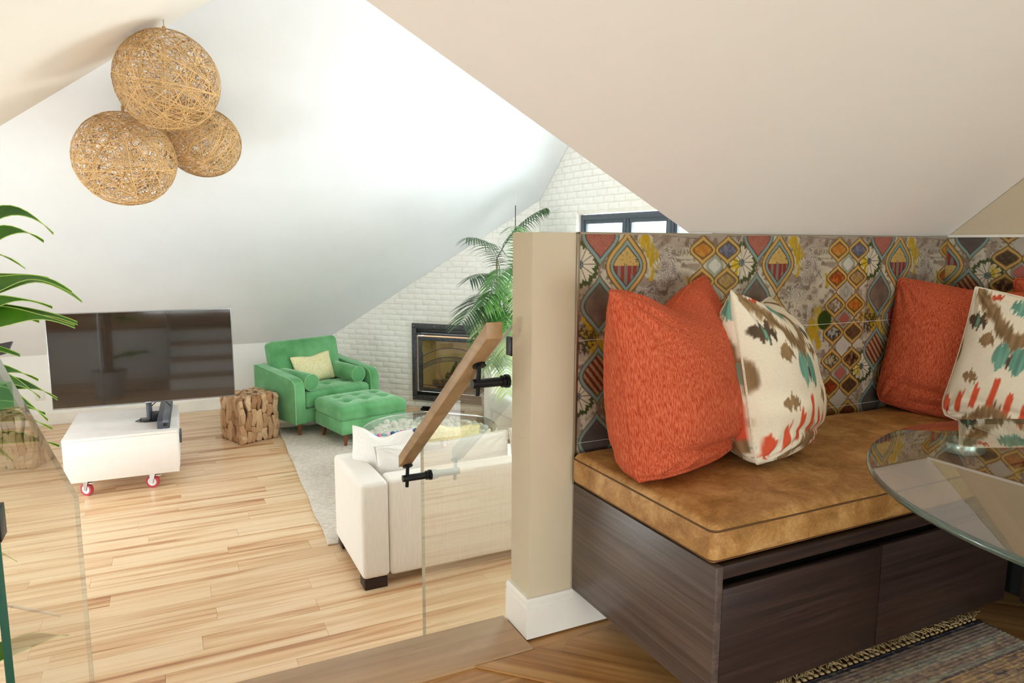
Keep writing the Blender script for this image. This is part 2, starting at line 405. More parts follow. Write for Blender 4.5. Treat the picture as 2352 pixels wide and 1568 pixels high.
ww.prism([(5.95, LOW - .09), (6.72, LOW - .09), (6.72, roof_far(6.72) + .02), (5.95, roof_far(5.95) + .02)], (XW, XW + .12), 'x')
ww.prism([(4.0, 1.297), (5.95, 1.297), (5.95, roof_far(5.95) + .02), (4.43, 3.42), (4.0, 3.42)], (XW, XW + .12), 'x')
ww.prism([(4.0, LOW - .09), (5.95, LOW - .09), (5.95, -.2), (4.0, -.2)], (XW, XW + .12), 'x')
ww.prism([(1.6, LOW - .09), (4.0, LOW - .09), (4.0, 3.42), (1.6, 3.42)], (XW, XW + .12), 'x')
wall_w = struct(ww.build('wall_right', T['mortar']), 'white painted brick wall holding the window')
ws = MB()
for x0, x1, z0, z1 in ((1.46, 1.55, 1.07, 3.4), (3.3, XW + .1, LOW, 3.4), (1.55, 3.3, 1.07, 1.6), (1.55, 3.3, 2.9, 3.4), (2.55, 3.3, LOW, 1.07)):
    ws.box(x0, x1, 1.61, 1.70, z0, z1)
struct(ws.build('wall_front', T['wall']), 'white wall over the half wall')
FS0, FS1, FZ0, FZ1 = 1.178, 2.20, -.805, .092
MBd = MB(); rt = lambda q: roof_far(YB) + .02 + .85 * math.sqrt(.5) * q
FI = .06
for poly in ([(0, LOW - .09), (FS0 + FI, LOW - .09), (FS0 + FI, rt(FS0 + FI)), (0, rt(0))], [(FS1 - FI, LOW - .09), (2.7055, LOW - .09), (2.7055, rt(2.7055)), (FS1 - FI, rt(FS1 - FI))],
             [(FS0 + FI, LOW - .09), (FS1 - FI, LOW - .09), (FS1 - FI, FZ0 + FI), (FS0 + FI, FZ0 + FI)], [(FS0 + FI, FZ1 - FI), (FS1 - FI, FZ1 - FI), (FS1 - FI, rt(FS1 - FI)), (FS0 + FI, rt(FS0 + FI))]):
    MBd.prism(poly, (0, .10), 'y')
_R = Matrix.Rotation(-PI / 4, 3, 'Z'); MBd.v = [tuple(_R @ Vector(p) + Vector((1.707, YB, 0))) for p in MBd.v]
wall_d = struct(MBd.build('wall_fireplace', T['mortar']), 'white painted brick wall set diagonally around the fireplace')
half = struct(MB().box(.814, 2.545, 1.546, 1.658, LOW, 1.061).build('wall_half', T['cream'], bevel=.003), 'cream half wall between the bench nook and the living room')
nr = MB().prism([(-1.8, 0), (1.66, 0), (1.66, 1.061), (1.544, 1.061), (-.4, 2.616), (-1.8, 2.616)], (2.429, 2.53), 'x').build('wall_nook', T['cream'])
struct(nr, 'cream wall closing the bench nook on the right')
struct(MB().box(XL, .81, 1.50, 1.64, LOW - .09, -.205).build('wall_landing', T['wall']), 'white wall below the edge of the landing')

# baseboards
def base_profile(t=.016, h=.109):   # (offset from wall, height)
    return [(0, 0), (t, 0), (t, h - .024), (t - .003, h - .022), (t - .003, h - .019), (t - .001, h - .017), (t - .001, h - .006), (t - .006, h), (0, h)]
bb = MB(); pr = base_profile()
n = len(pr)
def bb_run(m, stations):
    # stations: list of functions mapping (offset, z) -> xyz
    v = [fn(o, z) for fn in stations for o, z in pr]
    f = [(i * n + k, i * n + (k + 1) % n, (i + 1) * n + (k + 1) % n, (i + 1) * n + k) for i in range(len(stations) - 1) for k in range(n)]
    f += [tuple(range(n))[::-1], tuple(range((len(stations) - 1) * n, len(stations) * n))]
    m.add(v, f)
bb_run(bb, [lambda o, z: (1.75, 1.546 - o, z), lambda o, z: (.814 - o, 1.546 - o, z), lambda o, z: (.814 - o, 1.6575, z)])
struct(bb.build('baseboard_half', T['trimwhite']), 'white baseboard around the foot of the half wall')
bb2 = MB().prism([(YB - .014, LOW), (YB, LOW), (YB, LOW + .13), (YB - .008, LOW + .13), (YB - .014, LOW + .12)], (XL, 1.70), 'x')
struct(bb2.build('baseboard_back', T['trimwhite']), 'white baseboard along the low wall behind the screen')

# ------------------------------------------------------------------ floors
fl = MB().slab([(XL, 1.6, LOW - .006), (XW, 1.6, LOW - .006), (XW, 6.72, LOW - .006), (1.72, YB, LOW - .006), (XL, YB, LOW - .006)], (0, 0, -1), .08)
floor = struct(fl.build('floor', T['plank']), 'light wood plank floor of the living room')
rng = random.Random(4)
PW, PL = .132, 1.22
pm = MB().box(0, PL - .0012, 0, PW - .0012, -.005, 0).mesh('plank')
rows = int((YB - .02 - 2.9) / PW)
npl = 0
for r_ in range(rows):
    y0 = YB - .02 - (r_ + 1) * PW
    x0 = -2.3 + ((r_ * .47) % 1.0) * PL + rng.uniform(-.12, .12)
    xmax = 2.2 if y0 < 6 else 1.75
    while x0 < xmax:
        lim = (3.6 if y0 < 6.5 else 10.28 - y0 - PW)
        if x0 + PL > -1.95 and x0 + PL < lim and npl < 292:
            obj('plank', pm, T['plank'], floor, (x0, y0, LOW)); npl += 1
        x0 += PL
fl2 = MB().box(XL, 2.43, -1.8, 1.655, -.2, -.006)
floor2 = struct(fl2.build('floor', T['landing_plank']), 'warm wood plank floor of the landing, laid diagonally')
def clip(poly, nx, ny, d):          # keep nx*x+ny*y<=d
    out = []
    for i in range(len(poly)):
        p, q = poly[i], poly[(i + 1) % len(poly)]
        a_, b2 = nx * p[0] + ny * p[1] - d, nx * q[0] + ny * q[1] - d
        if a_ <= 0: out.append(p)
        if a_ * b2 < 0:
            t = a_ / (a_ - b2); out.append((p[0] + (q[0] - p[0]) * t, p[1] + (q[1] - p[1]) * t))
    return out
dx, dy = math.sqrt(.5), -math.sqrt(.5)
for k in range(-5, 22):
    off = k * PW; L0 = -1.2 + ((k * .43) % 1) * PL
    for j in range(3):
        s0 = L0 + j * PL; s1 = s0 + PL - .0015
        P = []
        for s, t in ((s0, off), (s1, off), (s1, off + PW - .0012), (s0, off + PW - .0012)):
            P.append((s * dx + t * -dy, s * dy + t * dx))
        P2 = [(x + .05, y + .2) for x, y in P]
        for h in ((0, 1, 1.484), (0, -1, .3), (1, 0, 2.42), (-1, 0, .35)): P2 = clip(P2, *h) if len(P2) > 2 else P2
        if len(P2) > 2:
            cx_, cy_ = sum(p[0] for p in P2) / len(P2), sum(p[1] for p in P2) / len(P2)
            cr, sr = dx, dy
            loc = [((x - cx_) * cr + (y - cy_) * sr, -(x - cx_) * sr + (y - cy_) * cr) for x, y in P2]
            o = MB().prism(loc, (-.005, 0), 'z').build('plank', T['landing_plank'], floor2, (cx_, cy_, 0), (0, 0, math.atan2(dy, dx)))
struct(MB().prism([(1.486, .003), (1.486, -.05), (1.63, -.05), (1.63, -.16), (1.66, -.16), (1.668, -.02), (1.666, .003)], (-1.4, .795), 'x').build('trim_2', T['oak_strip'], bevel=.002), 'oak nosing strip along the landing edge')
st = MB()
stairs = thing('staircase', 'oak steps going down from the landing to the living room', 'stairs', (0, 0, 0)); stairs['kind'] = 'structure'; del stairs['category']
for k in range(1, 5):
    MB().box(-.255, .79, 1.672 + .25 * (k - 1), 1.672 + .25 * k, LOW, -.18 * k - .03).build('riser_block', T['wall'], stairs)
    MB().box(-.255, .79, 1.662 + .25 * (k - 1) + .012, 1.69 + .25 * k, -.18 * k - .03, -.18 * k).build('tread', T['oak_strip'], stairs, bevel=.003)

# ------------------------------------------------------------------ bricks
BP, BH, BL, BG = .063, .0565, .172, .0065
brick_me = roundbox(BL - BG, .016, BH, .005, (2, 1, 1), None, 1).mesh('brick', smooth=True)
rest = MB()
def brick_wall(parent, origin, along, outward, length, z0, z1f, holes, seed, cap, keep):
    """courses from z0 up; z1f(s) = roof line; holes = [(s0,s1,z0,z1)]"""
    rg = random.Random(seed); al, ou = Vector(along), Vector(outward); ang = math.atan2(al.y, al.x)
    cnt = 0; restm = MB()
    nrow = int((2.9 - z0) / BP)
    for r in range(nrow):
        za = z0 + r * BP; zb = za + BH
        s = -BL + (r % 2) * BL * .5 + rg.uniform(-.02, .02)
        while s < length:
            jit = rg.uniform(-.006, .006)
            a_, b2 = s, s + BL - BG + jit
            P = [(max(a_, .004), za), (min(b2, length - .004), za), (min(b2, length - .004), zb), (max(a_, .004), zb)]
            s += BL + jit
            if P[1][0] - P[0][0] < .015: continue
            hit = False
            for h in holes:
                if P[1][0] > h[0] and P[0][0] < h[1] and zb > h[2] and za < h[3]:
                    if P[0][0] < h[0] - .02: P = [(P[0][0], za), (h[0] - .003, za), (h[0] - .003, zb), (P[0][0], zb)]
                    elif P[1][0] > h[1] + .02: P = [(h[1] + .003, za), (P[1][0], za), (P[1][0], zb), (h[1] + .003, zb)]
                    else: hit = True
            if hit: continue
            # roof clip: z <= m*s + q
            q0, m_ = z1f(0) - .004, (z1f(1) - z1f(0))
            P2 = clip(P, -m_, 1, q0)
            if len(P2) < 3: continue
            cs, cz = (P[0][0] + P[1][0]) / 2, (za + zb) / 2
            d = rg.uniform(-.0025, .0025)
            whole = len(P2) == 4 and abs(P2[1][0] - P2[0][0] - (BL - BG)) < .012 and P2 == P
            if cnt < cap and keep(cs, cz):
                cnt += 1
                pos = Vector(origin) + al * cs + ou * (-.001 + d * .6)
                if whole:
                    o = obj('brick', brick_me, T['brick'], parent, (pos.x, pos.y, cz), (rg.uniform(-.01, .01), rg.uniform(-.006, .006), ang), ((P[1][0] - P[0][0]) / (BL - BG), 1, 1))
                else:
                    loc = [(x - cs, z - cz) for x, z in P2]
                    MB().prism(loc, (-.008, .008), 'y').build('brick', T['brick'], parent, (pos.x, pos.y, cz), (0, 0, ang), bevel=.002, seg=1)
            else:
                R_ = Matrix.Rotation(ang, 3, 'Z'); pos = Vector(origin) + al * cs + ou * -.001
                n_ = len(P2)
                v = [tuple(R_ @ Vector((x - cs, y, z - cz)) + Vector((pos.x, pos.y, cz))) for y in (-.008, .008) for x, z in P2]
                restm.add(v, [tuple(range(n_)), tuple(range(n_, 2 * n_))[::-1]] + [(i, (i + 1) % n_, n_ + (i + 1) % n_, n_ + i) for i in range(n_)])
    if restm.v:
        o = restm.build('brickwork', T['brick'], parent); o['kind'] = 'stuff'
r2 = math.sqrt(.5)
brick_wall(wall_d, (1.707, YB, 0), (r2, -r2, 0), (-r2, -r2, 0), 2.705, LOW + .01, lambda s: roof_far(YB) + .85 * r2 * s, [(FS0, FS1, FZ0, FZ1)], 3, 295,
           lambda s, z: not (z < -.62 and s < .95) and not (s > 2.2 and z < .3))
brick_wall(wall_w, (XW, 6.702, 0), (0, -1, 0), (-1, 0, 0), 3.0, LOW + .02, lambda s: roof_far(6.702) + .85 * s, [(.752, 2.702, -.21, 1.30)], 5, 290,
           lambda s, z: z > .75 and s < 2.6)

# ------------------------------------------------------------------ windows
T['winframe'] = plain('window_frame_paint', (74, 84, 96), .35)
def window(name, label, axis, pos, a0, a1, z0, z1, mull, inward, fw=.05):
    """window in plane axis=pos; a0..a1 along the other axis"""
    t = thing(name, label, None); t['kind'] = 'structure'
    def bx_(p0, p1, q0, q1, r0, r1):
        return MB().box(p0, p1, q0, q1, r0, r1) if axis == 'x' else MB().box(q0, q1, p0, p1, r0, r1)
    d0, d1 = pos, pos + .05 * (-inward)
    d0, d1 = min(d0, d1), max(d0, d1)
    for (q0, q1, r0, r1) in ((a0, a1, z1 - fw, z1), (a0, a1, z0, z0 + fw), (a0, a0 + fw, z0 + fw, z1 - fw), (a1 - fw, a1, z0 + fw, z1 - fw)):
        bx_(d0, d1, q0, q1, r0, r1).build('frame', T['winframe'], t, bevel=.004)
    mull = sorted(mull)
    edges = [a0 + fw] + [m for mm in mull for m in (mm - .035, mm + .035)] + [a1 - fw]
    for mm in mull:
        bx_(d0, d1, mm - .035, mm + .035, z0 + fw, z1 - fw).build('mullion', T['winframe'], t, bevel=.004)
        bx_(d0 - .006, d1 + .006, mm - .008, mm + .008, z0 + fw, z1 - fw).build('bead', T['winframe'], t)
    for i in range(0, len(edges), 2):
        e0, e1 = edges[i], edges[i + 1]; sw = .035
        for (q0, q1, r0, r1) in ((e0, e1, z1 - fw - sw, z1 - fw), (e0, e1, z0 + fw, z0 + fw + sw), (e0, e0 + sw, z0 + fw + sw, z1 - fw - sw), (e1 - sw, e1, z0 + fw + sw, z1 - fw - sw)):
            bx_(d0 + .012, d1 - .012, q0, q1, r0, r1).build('sash', T['winframe'], t)
        bx_((d0 + d1) / 2 - .003, (d0 + d1) / 2 + .003, e0 + sw, e1 - sw, z0 + fw + sw, z1 - fw - sw).build('pane', T['glass'], t)
    return t
window('window_1', 'dark framed window in the white brick wall, seen over the half wall', 'x', XW + .035, 4.02, 5.94, -.18, 1.287, (5.19, 4.575), -1)
window('window_2', 'wide glazed doors on the left wall', 'x', XL - .03, 2.92, 7.08, -.80, .70, (4.0, 5.0, 6.0), 1)
window('added_window_rear', 'unseen window added behind the camera to light the nook', 'y', -1.83, -.98, 1.58, .10, 1.14, (.3,), 1)  # unseen opening, kept low so its light reaches the nook slope
window('window_4', 'low landing window on the left wall', 'x', XL - .03, -1.18, .78, .34, .84, (-.2,), 1)
window('added_window_high', 'unseen high window added over the half wall to light the living room', 'y', 1.63, 1.57, 3.28, 1.62, 2.88, (2.42,), 1)  # made-up opening out of view that lets in the high fill light

# ------------------------------------------------------------------ printed wall tiles
TW, TH = .543, .2735
def put(img, mask, col):
    m = np.clip(mask, 0, 1)[..., None]; img[...] = img * (1 - m) + np.array(col, float) * m
def soft(d, w=.0009): return np.clip(d / w + .5, 0, 1)
def ogee(U, V, u0, v0, hw, hh):
    t = np.abs(V - v0) / hh; g = np.where(t < 1, (.5 + .5 * np.cos(PI * np.minimum(t, 1))) ** .82, -.02)
    sl = (hw * TW * PI / 2 * np.sin(PI * np.minimum(t, 1))) / (hh * TH)
    return (g * hw - np.abs(U - u0)) * TW / np.sqrt(1 + sl * sl)
def seg_d(X, Y, a, b):
    ax, ay = a; bx, by = b; dx_, dy_ = bx - ax, by - ay
    t = np.clip(((X - ax) * dx_ + (Y - ay) * dy_) / (dx_ * dx_ + dy_ * dy_), 0, 1)
    return np.hypot(X - ax - t * dx_, Y - ay - t * dy_)
def paint_tile(U, V):
    """U in tiles across (period 1), V in tiles down from the top; returns sRGB 0-255"""
    U = np.mod(U, 1.0); X, Y = U * TW, V * TH
    n1 = fbm(X * 18, Y * 18, 10); n2 = fbm(X * 70 + 9, Y * 70, 20); n3 = fbm(X * 7 + 3, Y * 7, 30)
    img = np.empty(U.shape + (3,)); img[...] = (200, 188, 166)
    put(img, np.clip((n1 - .42) * 3, 0, 1) * .8, (224, 214, 194))
    put(img, np.clip((.47 - n3) * 5, 0, 1) * .7, (158, 140, 124))
    put(img, np.clip((n2 - .57) * 9, 0, 1) * .75, (116, 98, 84)); put(img, np.clip((fbm(X * 30 + 7, Y * 46, 25) - .58) * 8, 0, 1) * .6, (134, 112, 96))
    # damask scrolls
    for (u0, v0, r) in ((.50, .26, .05), (.54, .40, .045), (.47, .46, .035), (.48, 1.15, .07), (.60, 1.45, .06), (.40, .62, .05), (.95, .8, .06)):
        rr = np.hypot(X - u0 * TW, Y - v0 * TH); th = np.arctan2(Y - v0 * TH, X - u0 * TW)
        ln = np.sin(rr * 900 + 4 * np.sin(th * 4 + rr * 90) + 22 * n1 + 10 * n2)
        put(img, soft(ln - .25, .4) * np.clip((r - rr) / .03, 0, 1) * .6, (108, 92, 86))
        put(img, soft(-ln - .35, .4) * np.clip((r - rr) / .03, 0, 1) * .5, (228, 222, 212))
    # script lines
    ln = np.sin((Y + .35 * X) * 1500) * (vnoise(X * 240, Y * 240, 77) > .48)
    put(img, np.clip(ln * 2, 0, 1) * ((V > .78) & (V < .98) & (U > .40) & (U < .58)) * .6, (104, 92, 84))
    # lettering
    dk = (96, 84, 74)
    def strokes(lst, w=.0011):
        for a, b in lst:
            put(img, soft(w - seg_d(X, Y, (a[0] * TW, a[1] * TH), (b[0] * TW, b[1] * TH)), .001) * .8, dk)
    u_, v_ = .622, .075
    strokes([((u_, v_), (u_ + .004, v_ + .055)), ((u_ + .018, v_), (u_ + .002, v_ + .03)), ((u_ + .002, v_ + .03), (u_ + .02, v_ + .055)),
             ((u_ + .03, v_), (u_ + .032, v_ + .055)), ((u_ + .048, v_), (u_ + .048, v_ + .055)), ((u_ + .031, v_ + .028), (u_ + .048, v_ + .028))])
    u_, v_ = .575, .155
    strokes([((u_, v_), (u_ + .002, v_ + .05)), ((u_ + .018, v_), (u_ + .018, v_ + .05)), ((u_, v_ + .025), (u_ + .018, v_ + .025)),
             ((u_ + .03, v_ + .06), (u_ + .04, v_)), ((u_ + .04, v_), (u_ + .048, v_ + .05)), ((u_ + .034, v_ + .035), (u_ + .045, v_ + .035)),
             ((u_ + .058, v_ + .055), (u_ + .06, v_)), ((u_ + .06, v_), (u_ + .068, v_ + .04)), ((u_ + .068, v_ + .04), (u_ + .078, v_)), ((u_ + .078, v_), (u_ + .08, v_ + .055))])
    d_ = np.abs(np.hypot(X - .547 * TW, (Y - .18 * TH)) - .0055); put(img, soft(.0011 - d_, .001) * .8, dk)
    strokes([((.50, .02), (.60, .03)), ((.60, .03), (.70, .045)), ((.52, .235), (.62, .26)), ((.62, .26), (.68, .25))], .0008)
    # yellow brush marks
    ye = (200, 160, 22)
    def brush(u0, v0, u1, v1, r, wob=.006, dens=1.0):
        d = seg_d(X, Y, (u0 * TW, v0 * TH), (u1 * TW, v1 * TH)) + (vnoise(X * 90, Y * 30, 41) - .5) * wob
        tex = np.clip((vnoise(X * 220, Y * 40, 45) - .18) * 4, .35, 1)
        put(img, soft(r - d, .002) * tex * dens, ye)
    brush(.365, .07, .425, .22, .019); brush(.41, .22, .415, .44, .006, .014); brush(.455, .29, .45, .33, .005, .01)
    brush(.645, .44, .655, .56, .009, .016, .8); brush(.06, .93, .12, 1.12, .028, .03, .85); brush(.03, .80, .05, .84, .012, .01, .8)
    brush(.60, .90, .58, 1.12, .026, .03, .8); brush(.55, 1.05, .63, 1.25, .012, .03, .8); brush(.99, .9, .96, .98, .014, .02, .8)
    brush(.69, 1.72, .72, 1.88, .012, .02, .8)
    # dark foliage print
    fo = (fbm(X * 160, Y * 160, 55) > .52)
    put(img, fo * np.clip((.045 - np.hypot(X - .03 * TW, Y - 1.0 * TH)) / .01, 0, 1) * .8, (62, 56, 36))
    put(img, fo * np.clip((.035 - np.hypot(X - .93 * TW, Y - .97 * TH)) / .01, 0, 1) * .7, (110, 60, 62))
    # daisies across the joints
    for (u0, v0, R_) in ((0, .29, .063), (1, .29, .063), (0, 1.54, .058), (1, 1.54, .058), (.0, 2.45, .05), (1, 2.45, .05)):
        ddx, ddy = X - u0 * TW, Y - v0 * TH; rr = np.hypot(ddx, ddy); th = np.arctan2(ddy, ddx)
        pet = R_ * (.86 + .10 * np.abs(np.cos(th * 6)) + .04 * np.cos(th * 30))
        inside = soft(pet - rr, .0015)
        put(img, inside, (70, 84, 44))
        put(img, soft(pet * (.66 + .14 * np.abs(np.cos(th * 6)) ** .5) - rr, .0015), (226, 214, 190))
        if u0 == 1: put(img, soft(pet * .7 - rr, .0015) * ((th > 1.9) | (th < -2.6)) * np.clip(vnoise(X * 120, Y * 90, 3) * 2 - .2, 0, 1), (214, 178, 30))
        spoke = np.abs(np.sin(th * 5.5)) * rr
        put(img, soft(.0007 + rr * .008 - spoke / 5.5, .001) * soft(R_ * .8 - rr, .002), (58, 50, 36))
        put(img, soft(.0105 - rr, .001), (58, 56, 50)); put(img, soft(.009 - rr, .001) * (np.cos(th * 6) > -.5), (122, 148, 150)); put(img, soft(.003 - rr, .001), (70, 72, 70))
    # round dahlias
    for (u0, v0, R_, cA, cB) in ((.655, .955, .030, (44, 78, 20), (30, 52, 14)), (.265, .955, .033, (166, 44, 62), (226, 176, 170))):
        ddx, ddy = X - u0 * TW, Y - v0 * TH; rr = np.hypot(ddx, ddy); th = np.arctan2(ddy, ddx)
        put(img, soft(R_ * (1 + .05 * np.cos(th * 18)) - rr, .0015), cA)
        put(img, soft(np.sin(rr * 900 + 2 * np.cos(th * 9)) - .55, .4) * soft(R_ - rr, .002) * .8, cB)
    olive, dark, gold, teal = (112, 90, 48), (78, 62, 38), (206, 164, 92), (134, 160, 156)
    def bands(d, lst, interior):
        put(img, soft(d), interior)
        # outermost first
        for d0, d1, c_ in lst:
            put(img, soft(d - d0) * soft(d1 - d), c_)
    # large ogees, two columns
    k = 0
    for v0 in (.31, .977, 1.644, 2.31):
        d = ogee(U, V, .265, v0, .122, .375)
        mask = soft(d)
        keep_ = img.copy()
        if k % 2 == 0:
            bot = V > v0
            inter = np.where(bot[..., None], np.where((np.sin(X * 300) + vnoise(X * 60, Y * 20, 8) * 2 > .9)[..., None], (150, 52, 42), (134, 122, 112)), (206, 170, 98))
            sp = (vnoise(X * 320, Y * 320, 9) > .86) & ~bot
            inter = np.where(sp[..., None], (70, 78, 74), inter)
            m = mask[..., None]; img[...] = img * (1 - m) + inter * m
        for d0, d1, c_ in ((0, .0036, olive), (.0036, .0124, gold), (.0124, .0156, olive), (.0156, .0236, teal), (.0236, .0264, dark)):
            put(img, soft(d - d0) * soft(d1 - d), c_)
        k += 1
    k = 0
    for v0 in (.02, .68, 1.347, 2.0):
        d = ogee(U, V, .112, v0, .108, .315)
        n_ = fbm(X * 40, Y * 40, 60 + k)[..., None]
        inter = [np.array((188, 116, 98)) * (1 - n_) + np.array((150, 70, 60)) * n_,
                 np.array((150, 128, 112)) * (1 - n_) + np.array((96, 82, 74)) * n_,
                 np.where(((X * 1.2 - Y) * 40 % 1 > .5)[..., None], (150, 40, 40), (196, 164, 104)) * .8 + 30 * n_,
                 np.array((110, 98, 92)) * (1 - n_) + np.array((80, 72, 68)) * n_][k]
        m = soft(d)[..., None]; img[...] = img * (1 - m) + inter * m
        if k == 0:
            hx = (np.sin(X * 900) * np.sin(Y * 900 + X * 450)) > .45
            put(img, soft(d - .012) * hx * .5, (214, 168, 140))
        for d0, d1, c_ in ((0, .0032, olive), (.0032, .0120, teal), (.0120, .0146, dark)):
            put(img, soft(d - d0) * soft(d1 - d), c_)
        k += 1
    # small ogee chains
    cols_i = [(186, 116, 40), (92, 92, 110), (150, 68, 28), (150, 120, 110), (190, 182, 166), (176, 96, 30), (60, 56, 50), (106, 78, 58), (92, 84, 62), (66, 42, 32), (170, 76, 32), (96, 74, 50), (150, 110, 60), (110, 60, 40)]
    alt = [(206, 150, 60), (140, 140, 160), (216, 120, 40), (196, 160, 60), (120, 90, 60), (206, 132, 50), (226, 222, 210), (70, 50, 40), (226, 210, 170), (190, 150, 90), (120, 40, 20), (60, 46, 36), (90, 60, 30), (60, 30, 20)]
    j = 0
    for r_ in range(8):
        for u0 in (.735, .902):
            v0 = .16 + r_ * .318; d = ogee(U, V, u0, v0, .088, .172)
            n_ = np.clip((fbm(X * 130, Y * 130, 80 + j) - .42) * 6, 0, 1)[..., None]
            inter = np.array(cols_i[j % 14]) * (1 - n_ * .7) + np.array(alt[j % 14]) * n_ * .7
            m = soft(d)[..., None]; img[...] = img * (1 - m) + inter * m
            for d0, d1, c_ in ((0, .0036, olive), (.0036, .0112, gold), (.0112, .0150, olive), (.0150, .0164, dark)):
                put(img, soft(d - d0) * soft(d1 - d), c_)
            j += 1
        v0 = .32 + r_ * .318; d = ogee(U, V, .818, v0, .056, .135)
        cc = [(206, 204, 190), (176, 172, 158), (176, 92, 82), (212, 206, 194), (190, 96, 88), (196, 190, 176), (206, 204, 190), (176, 172, 158)][r_]
        put(img, soft(d) * .9, cc)
        if r_ in (0, 2, 4, 6):
            for d0, d1, c_ in ((0, .0018, olive), (.0018, .0055, (168, 176, 158)), (.0055, .0075, (120, 128, 108))):
                put(img, soft(d - d0) * soft(d1 - d), c_)
        if r_ == 1:
            e = np.abs(np.hypot((X - .818 * TW) / 1.0, (Y - v0 * TH) / 1.7) - .009); put(img, soft(.0016 - e, .001) * .6, (140, 136, 122))
    g = .90 + .16 * fbm(X * 9 + 4, Y * 9, 91)
    return np.clip(img * g[..., None] * .90, 0, 255)
T['tile'] = attr_mat('glazed_print', .30, 0, spec=.45)
def painted_grid(name, P, rgb, back):
    """P: (n,m,3) points; rgb (n,m,3) sRGB; back: offset vector to the rear face"""
    n, m = P.shape[:2]; V = P.reshape(-1, 3)
    I = np.arange(n * m).reshape(n, m)
    q = np.stack([I[:-1, :-1], I[1:, :-1], I[1:, 1:], I[:-1, 1:]], -1).reshape(-1, 4)
    rim = np.concatenate([I[0, :], I[1:, -1], I[-1, -2::-1], I[-2:0:-1, 0]])
    nb = len(rim); base = len(V); V2 = np.concatenate([V, V[rim] + np.array(back)])
    side = [(rim[i], rim[(i + 1) % nb], base + (i + 1) % nb, base + i) for i in range(nb)]
    me = bpy.data.meshes.new(name); me.from_pydata(V2.tolist(), [], q.tolist() + side + [tuple(range(base, base + nb))])
    col = np.ones((len(V2), 4), np.float32); L = lin_np(rgb.reshape(-1, 3)); col[:base, :3] = L; col[base:, :3] = L[rim]
    a = me.color_attributes.new('paint', 'FLOAT_COLOR', 'POINT'); a.data.foreach_set('color', col.ravel())
    return me
STEP = .0021
def tile(parent, wall, s0, s1, u_at_s0, row, ztop, zbot, flip):
    ns, nt_ = max(3, int((s1 - s0) / STEP)), max(3, int((ztop - zbot) / STEP))
    S, Z = np.meshgrid(np.linspace(s0, s1, ns), np.linspace(ztop, zbot, nt_), indexing='ij')
    U = u_at_s0 + (S - s0) / TW; V = row + (1.060 - row * .2745 - Z) / TH
    rgb = paint_tile(1 - U, 2 - V) if flip else paint_tile(U, V)
    cs, cz = (s0 + s1) / 2, (ztop + zbot) / 2
    if wall == 1: P = np.stack([S - cs, S * 0, Z - cz], -1); loc = (cs, 1.5405, cz); back = (0, .0055, 0)
    else: P = np.stack([S * 0, -(S - cs), Z - cz], -1); loc = (2.4235, 1.541 - cs, cz); back = (.0055, 0, 0)
    me = painted_grid('tile', P, rgb, back)
    o = obj('tile', me, T['tile'], parent, loc)
    return o
ROWS = ((0, 1.0575, .7865), (1, .7845, .5130), (2, .5110, .42))
for row, zt, zb in ROWS:
    tile(half, 1, .9475, 1.4885, 0.0, row, zt, zb, False)
    tile(half, 1, 1.4913, 2.0297, 0.0, row, zt, zb, False)
    tile(half, 1, 2.0325, 2.4230, 0.0, row, zt, zb, False)
    tile(nr, 2, .002, .1425, 1 - .1405 / TW, row, zt, zb, True)
    tile(nr, 2, .1445, .6850, 0.0, row, zt, zb, True)
grout = MB().box(.946, 2.4275, 1.5425, 1.5465, .42, 1.0585).build('grout', plain('grout', (232, 224, 208), .9), half)
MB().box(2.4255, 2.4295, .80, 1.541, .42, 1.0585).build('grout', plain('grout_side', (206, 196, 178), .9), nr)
struct(MB().box(.9385, .9465, 1.538, 1.5465, .40, 1.0615).build('trim_3', T['metal_trim'], bevel=.001), 'slim metal edge beside the printed tiles')
struct(MB().box(.9385, 2.42, 1.538, 1.5465, 1.0585, 1.0625).build('trim_4', T['metal_trim']), 'slim metal edge on top of the printed tiles')
struct(MB().box(2.4195, 2.4285, .80, 1.538, 1.0585, 1.067).build('trim_5', T['trimwhite']), 'white edge strip on top of the side tiles')

# ------------------------------------------------------------------ built-in bench
BX0, BX1, BY0, BY1, BZ0, BZ1 = .938, 1.955, .995, 1.536, .110, .405
bench = thing('bench_cabinet', 'dark wood bench cabinet with two doors under the tan leather seat', 'cabinet', (BX0, BY0, 0))
Lx, Ly = BX1 - BX0, BY1 - BY0
MB().box(.02, Lx, .02, Ly, BZ0 + .002, BZ1 - .05).build('body', T['black_gap'], bench)
tag(MB().box(0, .019, 0, Ly, BZ0, BZ1).build('end_panel', T['dark_oak_y_lit'], bench, bevel=.0015), 'dark veneer end panel with side light in its colour')
MB().box(.0195, Lx, .001, .019, BZ1 - .028, BZ1).build('top_rail', T['dark_oak'], bench, bevel=.001)
MB().box(.0195, Lx, .019, Ly, BZ1 - .018, BZ1 - .001).build('top_panel', T['dark_oak'], bench)
for x0, x1 in ((.0195, .493), (.4965, Lx - .015)):
    MB().box(x0, x1, .0, .018, BZ0, BZ1 - .049).build('door', T['dark_oak'], bench, bevel=.0012)
MB().box(.34, Lx, .30, Ly, 0.001, BZ0 + .001).build('toe_kick', T['black_gap'], bench)
bench2 = thing('bench_cabinet', 'dark wood bench cabinet under the glass table, along the right wall', 'cabinet', (1.963, .98, 0))
MB().box(.02, .46, -1.4, .50, BZ0 + .002, BZ1 - .05).build('body', T['black_gap'], bench2)
MB().box(.001, .019, -1.4, .01, BZ1 - .028, BZ1).build('top_rail', T['dark_oak_y_lit'], bench2)
MB().box(.019, .46, -1.4, .01, BZ1 - .018, BZ1 - .001).build('top_panel', T['dark_oak_y_lit'], bench2)
